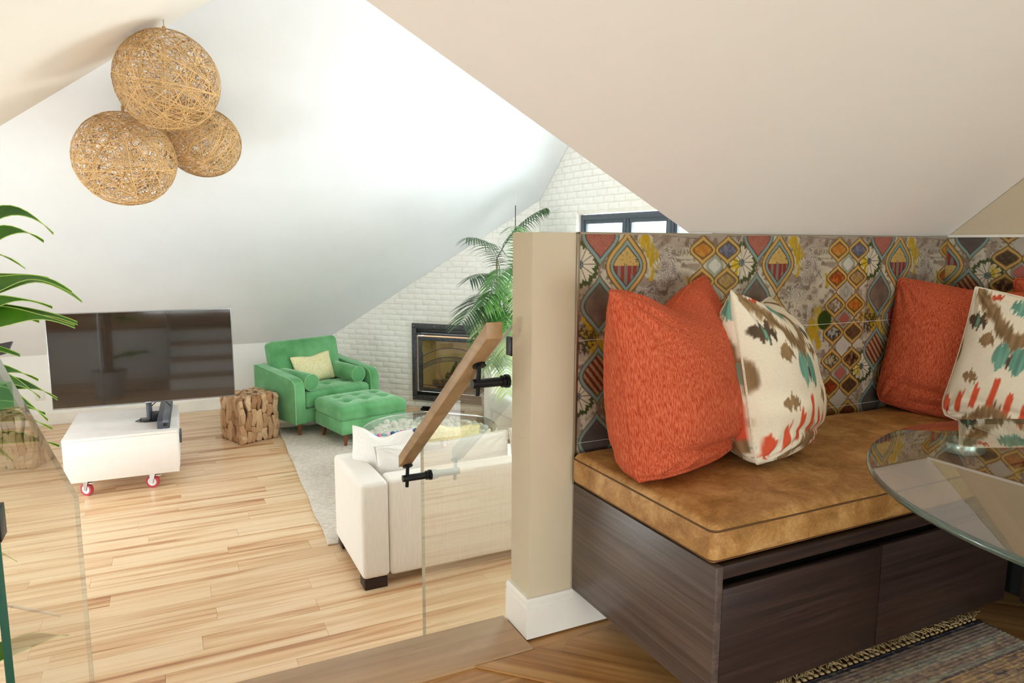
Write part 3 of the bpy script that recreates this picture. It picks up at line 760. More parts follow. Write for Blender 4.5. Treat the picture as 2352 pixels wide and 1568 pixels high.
for y0, y1 in ((-.062, -.01), (-.62, -.066), (-1.2, -.624)):
    MB().box(0, .018, y0, y1, BZ0, BZ1 - .049).build('door', T['dark_oak'], bench2, bevel=.0012)
MB().box(.22, .46, -1.4, .01, .001, BZ0 + .001).build('toe_kick', T['black_gap'], bench2)

def seat(name, label, x0, x1, y0, y1, group=None):
    sx, sy, sz = x1 - x0, y1 - y0, .084
    def puff(x, y, z):
        a_ = max(0, 1 - (2 * x / sx) ** 4) * max(0, 1 - (2 * y / sy) ** 4)
        return (x, y, z + (.012 * a_ + .0022 * math.sin(x * 21) * math.sin(y * 17) if z > 0 else 0))
    t = thing(name, label, 'seat cushion', ((x0 + x1) / 2, (y0 + y1) / 2, BZ1 + .002), 0, group)
    roundbox(sx, sy, sz, .020, (24, 12, 2), puff, 4).build('cover', T['leather'], t, (0, 0, sz / 2), smooth=True, angle=80)
    for z, rr, ins in ((.071, .0022, .0016), (.010, .0020, .0032)):
        ex, ey = sx / 2 - ins, sy / 2 - ins; c_ = .016
        pts = []
        for cx_, cy_, a0 in ((ex - c_, ey - c_, 0), (-ex + c_, ey - c_, PI / 2), (-ex + c_, -ey + c_, PI), (ex - c_, -ey + c_, 1.5 * PI)):
            for q in range(5): pts.append((cx_ + c_ * math.cos(a0 + q * PI / 8), cy_ + c_ * math.sin(a0 + q * PI / 8), z))
        pts.append(pts[0]); MB().tube(pts, rr, 6).build('piping', T['leather_seam'], t, smooth=True)
    return t
seat('seat_cushion', 'tan leather seat cushion in front of the tiled half wall', .928, 2.418, .998, 1.534)
seat('seat_cushion', 'tan leather seat cushion along the right wall under the glass table', 1.945, 2.418, -.40, .994)

# ------------------------------------------------------------------ pillows
def pillow_mesh(name, w_, h_, t_, n_=70, ear=.10, chop=.0, wr=.004, seed=0, paint=None, sag=0, pinch=0, bottom=0):
    u = np.linspace(-1, 1, n_); U, V = np.meshgrid(u, u, indexing='ij')
    sgnp = lambda a, p: np.sign(a) * np.abs(a) ** p
    X = U * w_ / 2 * (1 - ear * (1 - V * V) * np.abs(U)); Y = V * h_ / 2 * (1 - ear * (1 - U * U) * np.abs(V))
    Y = Y - chop * np.exp(-(U / .42) ** 2) * np.clip(V, 0, 1) ** 2.2
    prof = ((1 - np.abs(U) ** 2.4) * (1 - np.abs(V) ** 2.4)) ** .55
    if sag: prof = prof * (1 - sag * V * .5)
    W = (fbm(U * 3 + seed, V * 3, 100 + seed, 3) - .5) * 2 * wr * np.clip(prof * 3, 0, 1)
    # gathers running in from the corners
    for su in (-1, 1):
        for sv in (-1, 1):
            du, dv = U - su, V - sv; rr = np.hypot(du, dv); th = np.arctan2(dv, du)
            W = W + wr * .9 * np.sin(th * 16 + seed) * np.exp(-(rr / .55) ** 2) * np.clip(rr * 4, 0, 1)
    if pinch: W = W - pinch * np.exp(-((V + .62 + .1 * U) / .05) ** 2) * np.clip(1 - U * U, 0, 1) - .5 * pinch * np.exp(-((V + .75 - .12 * U) / .04) ** 2)
    Zf = prof * t_ / 2 + W; Zb = -prof * t_ / 2 - W * .6
    X = X * (1 - .10 * np.clip((-V - .55) / .45, 0, 1) ** 2)
    if bottom:
        Y = Y + np.clip((-V - .45) / .55, 0, 1) ** 1.6 * U * U * h_ * .06
    if bottom:
        k = np.clip((-V - .62) / .38, 0, 1) ** 1.5; Y = Y + k * h_ * bottom
    A = np.stack([X, Y, Zf], -1).reshape(-1, 3); B = np.stack([X, Y, Zb], -1)[1:-1, 1:-1].reshape(-1, 3)
    I = np.arange(n_ * n_).reshape(n_, n_); J = I.copy(); J[1:-1, 1:-1] = n_ * n_ + np.arange((n_ - 2) ** 2).reshape(n_ - 2, n_ - 2)
    q1 = np.stack([I[:-1, :-1], I[1:, :-1], I[1:, 1:], I[:-1, 1:]], -1).reshape(-1, 4)
    q2 = np.stack([J[:-1, :-1], J[:-1, 1:], J[1:, 1:], J[1:, :-1]], -1).reshape(-1, 4)
    me = bpy.data.meshes.new(name); me.from_pydata(np.concatenate([A, B]).tolist(), [], np.concatenate([q1, q2]).tolist())
    me.shade_smooth()
    if paint:
        c1 = paint(U, V).reshape(-1, 3); c2 = paint(-U, V)[1:-1, 1:-1].reshape(-1, 3)
        col = np.ones((len(A) + len(B), 4), np.float32); col[:, :3] = lin_np(np.concatenate([c1, c2]))
        a = me.color_attributes.new('paint', 'FLOAT_COLOR', 'POINT'); a.data.foreach_set('color', col.ravel())
    rim = [(X[i, 0], Y[i, 0], 0) for i in range(n_)] + [(X[-1, j], Y[-1, j], 0) for j in range(1, n_)] + [(X[i, -1], Y[i, -1], 0) for i in range(n_ - 2, -1, -1)] + [(X[0, j], Y[0, j], 0) for j in range(n_ - 2, -1, -1)]
    return me, rim[::2] + [rim[0]]
def place_pillow(name, label, cat, me_rim, mat, pos, yaw, tilt, roll=0, group=None, pip=.0028, pmat=None):
    """face normal turned yaw degrees from -Y (towards +X positive), leaning back by tilt"""
    me, rim = me_rim
    t = thing(name, label, cat, pos, 0, group)
    y_, t_, r_ = math.radians(yaw), math.radians(tilt), math.radians(roll)
    M_ = Matrix.Rotation(y_, 4, 'Z') @ Matrix.Rotation(PI / 2 - t_, 4, 'X') @ Matrix.Rotation(r_, 4, 'Z')
    t.rotation_euler = M_.to_euler()
    obj('cover', me, mat, t)
    if pip:
        o = MB().tube(rim, pip, 5, False).build('piping', pmat or mat, t, smooth=True)
    return t
def ikat(U, V):
    u0, v0 = np.mod(U * 1.12 + .45 + .80, 1.6) - .80, V
    f = (vnoise(u0 * 44 + 5, v0 * 2, 7) - .5) * .13 + (vnoise(u0 * 120, v0 * 3, 8) - .5) * .08
    v = v0 + f; u = u0
    img = np.empty(U.shape + (3,)); img[...] = (232, 222, 200)
    tau, teal, cor, drk = (142, 114, 80), (112, 160, 142), (210, 88, 58), (88, 72, 56)
    st = .82 + .3 * vnoise(u * 40, v0 * 3, 11)
    def el(cu, cv, ru, rv, c_, a=1):
        m = soft(1 - ((u - cu) / ru) ** 2 - ((v - cv) / rv) ** 2, .2) * a
        m = m[..., None]; img[...] = img * (1 - m) + np.clip(np.array(c_) * st[..., None], 0, 255) * m
    def bar(cu, va, vb, wd, c_):
        m = soft(wd - np.abs(u - cu - .06 * (v - va)), .012) * soft(v - va, .03) * soft(vb - v, .03)
        m = m[..., None]; img[...] = img * (1 - m) + np.array(c_) * m
    # chevron
    vv = v - (.30 + 1.05 * np.abs(u)); m = (soft(.13 - np.abs(vv), .06) * (np.abs(u) < .62))[..., None]
    img[...] = img * (1 - m) + np.clip(np.array(tau) * st[..., None], 0, 255) * m
    el(0, .84, .17, .13, teal); el(-.36, .92, .07, .05, cor); el(.36, .90, .07, .05, cor)
    for s in (-1, 1):
        el(s * .52, .53, .13, .10, drk); bar(s * .52, .45, .60, .02, teal)
        el(s * .33, .30, .10, .08, tau); el(s * .80, .08, .17, .30, tau); el(s * .80, -.42, .13, .20, tau); el(s * .40, -.22, .10, .075, tau)
        el(s * .98, .62, .12, .14, teal, .8)
    el(-.105, .08, .10, .19, teal); el(.105, .08, .10, .19, teal); bar(0, -.02, .14, .022, drk)
    for i, (cu, va, vb) in enumerate(((-.62, -.88, -.58), (-.46, -.80, -.46), (-.28, -.66, -.34), (-.07, -.62, -.22), (.13, -.68, -.34), (.32, -.84, -.46), (.50, -.92, -.62))): bar(cu, va, vb, .038, cor)
    vv = v + .66 + 1.25 * np.abs(u) ** 1.4; m = (soft(.11 - np.abs(vv), .06) * (np.abs(u) < .5))[..., None]
    img[...] = img * (1 - m) + np.clip(np.array(tau) * st[..., None], 0, 255) * m
    el(-.74, -.70, .07, .08, teal); el(.76, -.78, .08, .09, teal)
    return img
T['ikat'] = attr_mat('ikat_linen', .9, 260, .12, .2, 500, .2)
T['orange_pip'] = T['orange']
place_pillow('throw_pillow', 'large orange chenille pillow nearest the end of the half wall', 'pillow', pillow_mesh('pillow', .46, .49, .28, 100, .05, .06, .006, 3, None, .36, .018, .05), T['orange'], (1.105, 1.345, .700), 22, 9, 2)
place_pillow('throw_pillow', 'cream ikat pillow leaning beside the large orange pillow', 'pillow', pillow_mesh('pillow', .42, .45, .27, 180, .07, .03, .006, 5, ikat, .3, .010, .02), T['ikat'], (1.385, 1.33, .685), 33, 12, -6, None, .0028, T['seam_linen'])
place_pillow('throw_pillow', 'orange chenille pillow in the corner of the bench', 'pillow', pillow_mesh('pillow', .47, .45, .16, 90, .04, .01, .006, 7, None, .2, .010, .03), T['orange'], (2.215, 1.312, .690), -66, 13, -4)
place_pillow('throw_pillow', 'cream ikat pillow in front of the corner, behind the glass table', 'pillow', pillow_mesh('pillow', .46, .42, .15, 180, .04, .01, .005, 9, ikat, .2, .010, .02), T['ikat'], (2.165, 1.060, .678), -68, 13, -8, None, .0028, T['seam_linen'])
place_pillow('throw_pillow', 'orange chenille pillow showing only a corner at the right edge', 'pillow', pillow_mesh('pillow', .40, .45, .12, 60, .04, .02, .005, 11, None, .2, .008, .03), T['orange'], (2.358, 1.068, .722), -89, 3, 4)

# ------------------------------------------------------------------ round glass table
tb = thing('glass_table', 'round glass table with a chrome disc over wooden legs', 'table', (1.386, .410, 0))
TZ, TR = .669, .4915
tp = MB().lathe([(0.001, -.0115), (TR - .004, -.0115), (TR - .004, 0), (.001, 0)], 96)
top = tp.build('glass_top', T['glass_table'], tb, (0, 0, TZ), smooth=True)
ed = MB(); prof = [(TR - .004, -.0115), (TR - .001, -.010), (TR, -.006), (TR - .001, -.0015), (TR - .004, 0)]
nn = 96; v = [(r * math.cos(2 * PI * k / nn), r * math.sin(2 * PI * k / nn), z) for r, z in prof for k in range(nn)]
ed.add(v, [(i * nn + k, i * nn + (k + 1) % nn, (i + 1) * nn + (k + 1) % nn, (i + 1) * nn + k) for i in range(4) for k in range(nn)])
ed.build('glass_rim', T['glass_edge_dark'], top, smooth=True, angle=80)
for k in range(3):
    a_ = math.radians(90 + 120 * k); d = Vector((math.cos(a_), math.sin(a_), 0)); q = Vector((-d.y, d.x, 0))
    MB().lathe([(.001, 0), (.038, 0), (.039, .002), (.039, .018), (.038, .020), (.001, .020)], 40).build('mounting_disc', T['disc'], tb, d * .405 + Vector((0, 0, TZ - .0325)), smooth=True)
    P0, P1 = d * .385 + Vector((0, 0, TZ - .034)), d * -.22 + Vector((0, 0, .0125))
    hw = .045
    vv = [P + q * s_ * hw + d * e * .026 for P in (P1, P0) for s_, e in ((-1, -1), (1, -1), (1, 1), (-1, 1))]
    MB().add(vv, [(3, 2, 1, 0), (4, 5, 6, 7), (0, 1, 5, 4), (1, 2, 6, 5), (2, 3, 7, 6), (3, 0, 4, 7)]).build('leg', T['table_wood'], tb, bevel=.003)

# ------------------------------------------------------------------ landing rug with fringe
rg_t = thing('rug', 'faded oriental rug with a fringe below the bench', 'rug', (1.966, 1.064, 0), math.radians(-.85))
NX, NY, RW, RD = 260, 300, 1.15, 1.25
S, D_ = np.meshgrid(np.linspace(0, RW, NX), np.linspace(0, RD, NY), indexing='ij')   # S from right edge leftwards, D from far edge to camera
def rug_paint(S, D):
    w1 = (vnoise(S * 60, D * 300, 200) - .5); w2 = fbm(S * 30, D * 60, 210); w3 = fbm(S * 9, D * 14, 220)
    img = np.empty(S.shape + (3,)); img[...] = (206, 164, 116)
    put(img, np.clip((w2 - .48) * 6, 0, 1) * .8, (146, 118, 108)); put(img, np.clip((w3 - .52) * 8, 0, 1) * .6, (198, 168, 120)); put(img, np.clip((.36 - w2) * 8, 0, 1) * .6, (90, 82, 100))
    b = D
    def band(a, c_, col, al=1): put(img, soft(b - a, .004) * soft(c_ - b, .004) * al, col)
    band(-1, .016, (58, 56, 74)); band(.016, .06, (160, 140, 136), .75); band(.06, .085, (160, 168, 164), .8); band(.085, .115, (156, 140, 136), .6); band(.115, .13, (164, 172, 164), .8); band(.13, .136, (76, 72, 92), .8)
    # scrolling motifs in the field
    sx = (S * 7.0) % 1 - .5; sd = ((D - .2) * 7.0) % 1 - .5; rr = np.hypot(sx, sd); th = np.arctan2(sd, sx)
    put(img, soft(.035 - np.abs(rr - .30 - .07 * np.cos(3 * th)), .03) * (b > .17) * .8, (56, 56, 80))
    put(img, soft(.10 - rr, .04) * (b > .17) * .6, (120, 140, 146)); put(img, soft(.05 - np.hypot(sx - .4, sd - .4), .03) * (b > .17) * .7, (96, 60, 74))
    put(img, (vnoise(S * 120, D * 160, 230) > .72) * .45, (110, 96, 104)); put(img, (vnoise(S * 130, D * 170, 240) > .7) * .5, (206, 180, 140))
    return np.clip((img * 1.0 + 44) * (1 + w1 * .35)[..., None], 0, 255)
ridge = .0012 * np.sin(D_ * 2 * PI / .011) + .0007 * (vnoise(S * 200, D_ * 200, 5))
P = np.stack([-S, -D_, .009 + ridge], -1)
me = painted_grid('rug', P[:, ::-1], rug_paint(S, D_)[:, ::-1], (0, 0, -.0085)); me.shade_smooth()
T['rugpaint'] = attr_mat('woven_rug', .95, 320, .35, .5, 420, .1)
obj('pile', me, T['rugpaint'], rg_t)
fr_me = []
for k in range(6):
    r_ = random.Random(50 + k); m = MB()
    m.add(*[(lambda mm: (mm.v, mm.f))(roundbox(.013, .014, .010, .0049, (1, 1, 1), None, 2))][0])
    for q in range(7):
        a_ = r_.uniform(-.8, .8); L = r_.uniform(.05, .085); p = [Vector((r_.uniform(-.004, .004), .004, .001))]
        for s in range(1, 6):
            t_ = s / 5; p.append(Vector((p[0].x + math.sin(a_) * L * t_ + .012 * math.sin(t_ * 5 + q) * t_, .004 + math.cos(a_) * L * t_ + .006 * math.sin(q * 2 + t_ * 6) * t_, .002 + .008 * math.sin(PI * t_) * r_.random())))
        m.tube(p, [.0014] * 5 + [.0008], 4)
    fr_me.append(m.mesh('tassel', smooth=True))
rr_ = random.Random(8)
for k in range(52):
    x = -.012 - k * .0195
    obj('tassel', fr_me[rr_.randrange(6)], T['fringe'], rg_t, (x, .008, .007), (0, 0, rr_.uniform(-.35, .35)), (1, rr_.uniform(.35, .6) if k < 12 else rr_.uniform(.8, 1.1), 1))

# ------------------------------------------------------------------ stair glass and handrail
def glass_panel(label, x0, x1, poly, edge_mat, near_mat):
    t = thing('stair_balustrade', label, 'balustrade', (0, 0, 0))
    MB().prism(poly, (x0, x1), 'x').build('pane', T['glass'], t)
    e = .0006
    for i in range(len(poly)):
        p, q = Vector((0, *poly[i])), Vector((0, *poly[(i + 1) % len(poly)])); d = (q - p).normalized(); nn_ = Vector((0, d.z, -d.y)) * e
        m = MB().add([(x, a.y + s * nn_.y, a.z + s * nn_.z) for x in (x0 - .0002, x1 + .0002) for a in (p, q) for s in (-1, 1)],
                     [(0, 1, 3, 2), (4, 6, 7, 5), (0, 2, 6, 4), (1, 5, 7, 3), (0, 4, 5, 1), (2, 3, 7, 6)])
        m.build('edge', near_mat if i in NEAR else edge_mat, t)
    return t
NEAR = ()
glass_panel('clear glass panel beside the steps, joined to the half wall', .819, .831, [(1.659, -.80), (1.659, .826), (2.440, .320), (2.440, -.80)], T['glass_edge_pale'], T['glass_edge_pale'])
NEAR = (0,)
gl = glass_panel('clear glass panel on the far left of the steps, with a green edge', -.282, -.270, [(1.365, .004), (1.365, .912), (2.372, .279), (2.372, -.80), (1.70, -.80), (1.70, .004)], T['glass_edge_pale'], T['glass_edge'])
MB().box(-.286, -.266, 1.355, 1.40, .545, .60).build('clamp', T['black_metal'], gl, bevel=.002)

rail = thing('handrail', 'square oak handrail on black brackets sloping down beside the glass', 'handrail', (0, 0, 0))
RY0, RZ0, RSL, RY1 = 1.563, .842, -.728, 2.318
m = MB().prism([(RY0, RZ0), (RY0, RZ0 - .042), (RY1, RZ0 - .042 + RSL * (RY1 - RY0)), (RY1, RZ0 + RSL * (RY1 - RY0))], (.697, .741), 'x')
m.build('rail', T['oak_rail'], rail, bevel=.0015)
for gy, gz in ((1.688, .664), (2.322, .205)):
    br = MB().tube([(.712, gy, gz), (.818, gy, gz)], .0125, 20).build('bracket', T['black_metal'], rail, smooth=True)
    MB().tube([(.809, gy, gz), (.8185, gy, gz)], [.0185, .0185], 24).build('washer', T['black_metal'], br, smooth=True)
    MB().tube([(.798, gy, gz), (.803, gy, gz)], .0165, 24).build('collar', T['black_metal'], br, smooth=True)
    nrm = Vector((0, .59, .81)); dn = Vector((0, 0, 1))
    zu = RZ0 - .042 + RSL * (gy - RY0)
    p_top = Vector((.728, gy - .010, zu - RSL * .010)); p_bot = Vector((.728, gy + .002, gz - .032))
    MB().tube([p_bot, p_top], .0065, 14).build('rod', T['black_metal'], br, smooth=True)
    MB().tube([p_top - nrm * .0045, p_top + nrm * .001], .0185, 24).build('mounting_plate', T['black_metal'], br, smooth=True)
cl = MB().box(.813, .8365, 1.662, 1.694, .735, .785).build('glass_clamp', T['black_metal'], bevel=.002)
tag(cl, 'small black clamp holding the glass to the half wall', 'clamp')

T['strand_mix'] = attr_mat('jute_strands', .8)
# ------------------------------------------------------------------ pendant lamps of wound strands
def pendant(label, ctr, R_, top_z, seed, n=185, cx_off=(0, 0)):
    t = thing('pendant_lamp', label, 'lamp', ctr)
    t['group'] = 'woven ball pendants'
    rg = np.random.default_rng(seed); m = MB()
    bumps = [(rg.normal(size=3), rg.uniform(-.06, .03)) for _ in range(7)]
    bumps = [(d / np.linalg.norm(d), a) for d, a in bumps]
    V = []; Fc = []; CC = []
    for s in range(n):
        nrm = rg.normal(size=3); nrm /= np.linalg.norm(nrm)
        off = rg.uniform(-.55, .55) if s % 3 else rg.uniform(-.15, .15)
        a_ = np.cross(nrm, (0, 0, 1.)); a_ /= np.linalg.norm(a_); b2 = np.cross(nrm, a_)
        N_ = 56; th = np.linspace(0, 2 * PI, N_, endpoint=False)
        C_ = nrm * off + (np.outer(np.cos(th), a_) + np.outer(np.sin(th), b2)) * math.sqrt(1 - off * off)
        C_ = C_ + .02 * np.outer(np.sin(th * rg.integers(2, 5) + rg.uniform(0, 6)), nrm); C_ /= np.linalg.norm(C_, axis=1)[:, None]
        rad = np.full(N_, R_ * rg.uniform(.985, 1.0))
        for d, am in bumps: rad = rad * (1 + am * np.exp(-(1 - C_ @ d) * 5))
        P_ = C_ * rad[:, None]; P_[:, 2] *= .97
        w_ = rg.uniform(.0013, .0027)
        A = P_ + nrm * w_; B = P_ - nrm * w_; b0 = len(V)
        V += A.tolist() + B.tolist(); jb = rg.uniform(.80, 1.10); cc = lin((min(255, 216 * jb), 174 * jb, 118 * jb)); CC += [(*cc, 1)] * (2 * N_)
        Fc += [(b0 + k, b0 + (k + 1) % N_, b0 + N_ + (k + 1) % N_, b0 + N_ + k) for k in range(N_)]
    me = bpy.data.meshes.new('shade'); me.from_pydata(V, [], Fc); me.color_attributes.new('paint', 'FLOAT_COLOR', 'POINT').data.foreach_set('color', np.array(CC, np.float32).ravel()); o = obj('shade', me, T['strand_mix'], t); o['kind'] = 'stuff'
    MB().tube([(0, 0, R_ * .95), (0, 0, R_ * .95 + .035)], .011, 12).build('cap', T['strand'], t, smooth=True)
    MB().tube([(0, 0, R_ * .95 + .03), (cx_off[0] * .5, cx_off[1] * .5, (R_ + top_z - ctr[2]) / 2), (cx_off[0], cx_off[1], top_z - ctr[2])], .0025, 6).build('cord', T['cord'], t)
    MB().lathe([(.012, -.06), (.030, -.045), (.036, -.01), (.028, .03), (.012, .05)], 20, (0, 0, .02)).build('bulb', plain('bulb_glass', (240, 236, 228), .3), t, smooth=True)
    return t
def at(px_, py_, dep):
    return Vector((0, 0, EYE)) + (Fv + Rv * ((px_ - 1176) / F_PX) - Uv * ((py_ - 784) / F_PX)) * dep
c1 = at(384, 189, 4.62); c2 = at(290, 364, 5.00); c3 = at(467, 327, 5.32)
pendant('large woven ball pendant, the topmost of the three', c1, .329, min(roof_left(c1.x), roof_far(c1.y)), 1)
pendant('large woven ball pendant, the lowest and leftmost of the three', c2, .341, min(roof_left(c2.x), roof_far(c2.y)), 2)
pendant('smaller woven ball pendant behind the other two', c3, .272, min(roof_left(c3.x), roof_far(c3.y)), 3)

# ------------------------------------------------------------------ media console, screen, soundbar
cons = thing('media_console', 'low white wheeled console under the screen', 'cabinet', (-.36, 6.42, LOW), math.radians(-1.5))
CW, CD, C0, C1 = .77, .94, .135, .468
MB().box(-CW / 2, CW / 2, -CD / 2, CD / 2, C0, C1 - .02).build('body', T['white_lam'], cons, bevel=.002)
MB().box(-CW / 2 - .001, CW / 2 + .001, -CD / 2 - .002, CD / 2, C1 - .0185, C1).build('top', T['white_lam'], cons, bevel=.0015)
MB().box(CW / 2 - .001, CW / 2 + .006, -CD / 2 + .04, CD / 2 - .04, C0 + .03, C1 - .04).build('side_door', T['white_lam'], cons, bevel=.002)
for sx, sy in ((-1, -1), (1, -1), (-1, 1), (1, 1)):
    cs = MB().box(-.035, .035, -.03, .03, .120, .1345).build('castor', T['white_plastic'], cons, (sx * .25 if sx < 0 else .20, sy * .375, 0), (0, 0, 1.0 + .12 * sx), bevel=.002)
    MB().tube([(-.013, .012, .05), (.013, .012, .05)], .05, 28).build('wheel', T['red_wheel'], cs, smooth=True)
    MB().tube([(-.0145, .012, .05), (.0145, .012, .05)], .034, 24).build('hub', T['white_plastic'], cs, smooth=True)
    for s in (-1, 1):
        MB().prism([(-.022, .12), (.028, .12), (.022, .04), (.004, .04)], (s * .019 - .002, s * .019 + .002), 'x').build('fork', T['steel'], cs)
    MB().box(-.018, .018, -.055, -.02, .098, .106).build('brake', T['white_plastic'], cs, bevel=.002)
MB().box(CW / 2 + .006, CW / 2 + .022, -.12, .10, .27, .34).build('power_strip', T['grey_plastic'], cons, bevel=.004)
tv = thing('television', 'large flat television on a pole over the white console', 'television', (-.183, 6.315, LOW + .468), math.radians(-1.8))
TVW, TVH, TB = 1.318, .748, .155
fr_ = MB().box(-TVW / 2, TVW / 2, 0, .035, TB, TB + TVH).build('frame', T['tvframe'], tv, bevel=.003)
MB().box(-TVW / 2 + .006, TVW / 2 - .006, -.003, .004, TB + .012, TB + TVH - .006).build('screen', T['tv'], fr_)
MB().box(-.02, .02, -.0015, .0, TB + .004, TB + .009).build('badge', T['white_plastic'], fr_)
MB().tube([(.0, .06, .004), (.0, .06, TB + .35)], .022, 18).build('pole', T['grey_plastic'], tv, smooth=True)
MB().box(-.14, .14, .03, .09, TB + .25, TB + .45).build('bracket', T['black_plastic'], tv)
MB().box(-.075, .075, .0, .13, 0.0005, .008).build('base_plate', T['black_metal'], tv, bevel=.002)
MB().box(.02, .07, .0, .05, .008, .075).build('cable_box', T['black_plastic'], tv, bevel=.003)
MB().tube([(-.06, .03, .02), (-.10, .0, .012), (-.03, -.05, .01), (.08, -.055, .01), (.14, -.02, .02)], .004, 6).build('cable', T['black_plastic'], tv, smooth=True)
MB().tube([(.01, .05, .11), (.06, .06, .15), (.11, .07, .16), (.16, .06, .10)], .004, 6).build('cable', T['black_plastic'], tv, smooth=True)
sb = thing('soundbar', 'dark grey soundbar lying on the right of the white console', 'soundbar', (-.065, 6.47, LOW + .4685), math.radians(-2))
MB().box(-.045, .045, -.45, .45, 0, .066).build('body', T['grey_plastic'], sb, bevel=.006)
MB().box(-.005, .040, -.4515, .45, .045, .0685).build('grille', plain('soundbar_grille', (104, 108, 118), .5), sb, bevel=.003)
MB().box(.0, .028, -.453, -.4495, .02, .045).build('port', T['black_plastic'], sb)
ol = thing('wall_outlet', 'white wall outlet on the low wall left of the screen', 'outlet', (-1.245, YB - .003, -.575))
MB().box(-.04, .04, -.005, .003, -.06, .06).build('plate', T['trimwhite'], ol, bevel=.002)
for z in (-.025, .025): MB().box(-.014, .014, -.007, -.004, z - .016, z + .016).build('socket', T['white_plastic'], ol, bevel=.002)

# ------------------------------------------------------------------ driftwood side table
sp = thing('stump_table', 'square side table covered in driftwood pieces between screen and armchair', 'side table', (.665, 7.215, LOW), math.radians(23))
SW, SH = .375, .452
MB().box(-SW / 2 + .02, SW / 2 - .02, -SW / 2 + .02, SW / 2 - .02, 0, SH - .012).build('core', T['driftcore'], sp)
dm = []
for k in range(5):
    r_ = random.Random(70 + k)
    def fn(x, y, z, r_=r_, k=k):
        t = z / .5
        return (x * (1 - .30 * t * t + .18 * t * math.sin(k * 1.7)) + .16 * math.sin(t * 3.2 + k), y * (1 - .25 * t * t) + .06 * math.sin(3 * t + k), z)
    dm.append(roundbox(.95, .9, 1.0, .16, (1, 1, 3), fn, 2).mesh('driftwood', smooth=True))
rg = random.Random(12)
for face in range(4):
    R_ = Matrix.Rotation(face * PI / 2, 3, 'Z')
    cols = 7; wcol = (SW + .02) / cols
    for cidx in range(cols):
        z = -rg.uniform(0, .06)
        while z < SH - .02:
            L = rg.uniform(.12, .27); z1 = min(z + L, SH + rg.uniform(-.004, .006)); z0 = max(z, .0015)
            if z1 - z0 > .035:
                x = -SW / 2 + (cidx + .5) * wcol - .01 + rg.uniform(-.008, .008)
                p = R_ @ Vector((x, -SW / 2 + .012 + rg.uniform(-.004, .004), (z0 + z1) / 2))
                hz = (z1 - z0) - .002
                o = obj('driftwood', dm[rg.randrange(5)], T['drift'], sp, p, (0, 0, face * PI / 2 + rg.uniform(-.2, .2)), (rg.uniform(.054, .078), rg.uniform(.045, .06), hz))
                lean = rg.uniform(-.14, .14) if z0 > .05 and z1 < SH - .04 else 0
                if lean: o.rotation_euler = (Matrix.Rotation(face * PI / 2, 3, 'Z') @ Matrix.Rotation(lean, 3, 'Y')).to_euler()
            z = z1
for k in range(90):
    x, y = rg.uniform(-SW / 2 + .02, SW / 2 - .02), rg.uniform(-SW / 2 + .02, SW / 2 - .02)
    obj('driftwood', dm[k % 5], T['drift'], sp, (x, y, SH - .012 + rg.uniform(-.004, .002)), (rg.uniform(-.1, .1), 0, rg.uniform(0, 3)), (rg.uniform(.035, .06), rg.uniform(.03, .05), .034))

# ------------------------------------------------------------------ green armchair and ottoman
VL = T['velvet']
ac = thing('armchair', 'wide green velvet armchair in front of the brick wall', 'armchair', (1.385, 7.50, LOW), math.radians(21))
AW, AD = 1.0, .82
side = [(-AD / 2, .14), (-AD / 2, .50), (-AD / 2 + .015, .545), (-AD / 2 + .05, .575), (-AD / 2 + .12, .590), (AD / 2 - .05, .650), (AD / 2, .645), (AD / 2, .14)]
for s in (-1, 1):
    x0 = s * (AW / 2 - .055)
    arm = MB().prism(side, (x0 - .055, x0 + .055), 'x').build('arm', VL, ac, bevel=.014, seg=3, angle=60)
    for e in (-1, 1):
        MB().tube([(x0 + e * .0505, y * .985, z * .994 + .003) for y, z in side[:7]], .0035, 6).build('piping', T['velvet_pip'], arm, smooth=True)
MB().box(-AW / 2 + .112, AW / 2 - .112, -AD / 2 + .025, AD / 2 - .02, .14, .285).build('seat_base', VL, ac, bevel=.012, seg=3)
MB().box(-AW / 2 + .112, AW / 2 - .112, AD / 2 - .12, AD / 2 - .01, .20, .63).build('back_frame', VL, ac, bevel=.02, seg=3)
btn = [(-.22, -.10), (0, -.10), (.22, -.10), (-.22, .12), (0, .12), (.22, .12)]
def tuft(sx, sy, btn_, dep, puff, rad=.075):
    def fn(x, y, z):
        if z > 0:
            a_ = max(0, 1 - (2 * x / sx) ** 6) * max(0, 1 - (2 * y / sy) ** 6)
            z += puff * a_
            for bx_, by_ in btn_:
                d2 = (x - bx_) ** 2 + (y - by_) ** 2; z -= dep * math.exp(-d2 / (rad * rad * .35)) + dep * .35 * math.exp(-abs(x - bx_) / .02) * math.exp(-abs(y - by_) / .07)
            z += .0025 * math.sin(x * 95) * math.exp(-((abs(y) - sy / 2) / .06) ** 2)
        return (x, y, z)
    return fn
sw, sd = AW - .232, .66
roundbox(sw, sd, .15, .035, (40, 34, 2), tuft(sw, sd, btn, .022, .022), 4).build('seat_cushion', VL, ac, (0, -.075, .362), smooth=True, angle=80)
def backfn(x, y, z):
    a_ = max(0, 1 - (2 * x / .80) ** 4) * max(0, 1 - (z / .24) ** 4)
    return (x, y + (-.035 if y < 0 else .02) * a_ + .004 * math.sin(x * 26) * math.sin(z * 14), z)
roundbox(.80, .17, .46, .05, (24, 4, 14), backfn, 4).build('back_cushion', VL, ac, (0, .255, .655), (math.radians(-13), 0, 0), smooth=True, angle=80)
for sx in (-1, 1):
    for sy in (-1, 1):
        MB().tube([(sx * (AW / 2 - .085), sy * (AD / 2 - .085), .0), (sx * (AW / 2 - .095), sy * (AD / 2 - .095), .145)], [.014, .026], 18).build('leg', T['walnut'], ac, smooth=True)
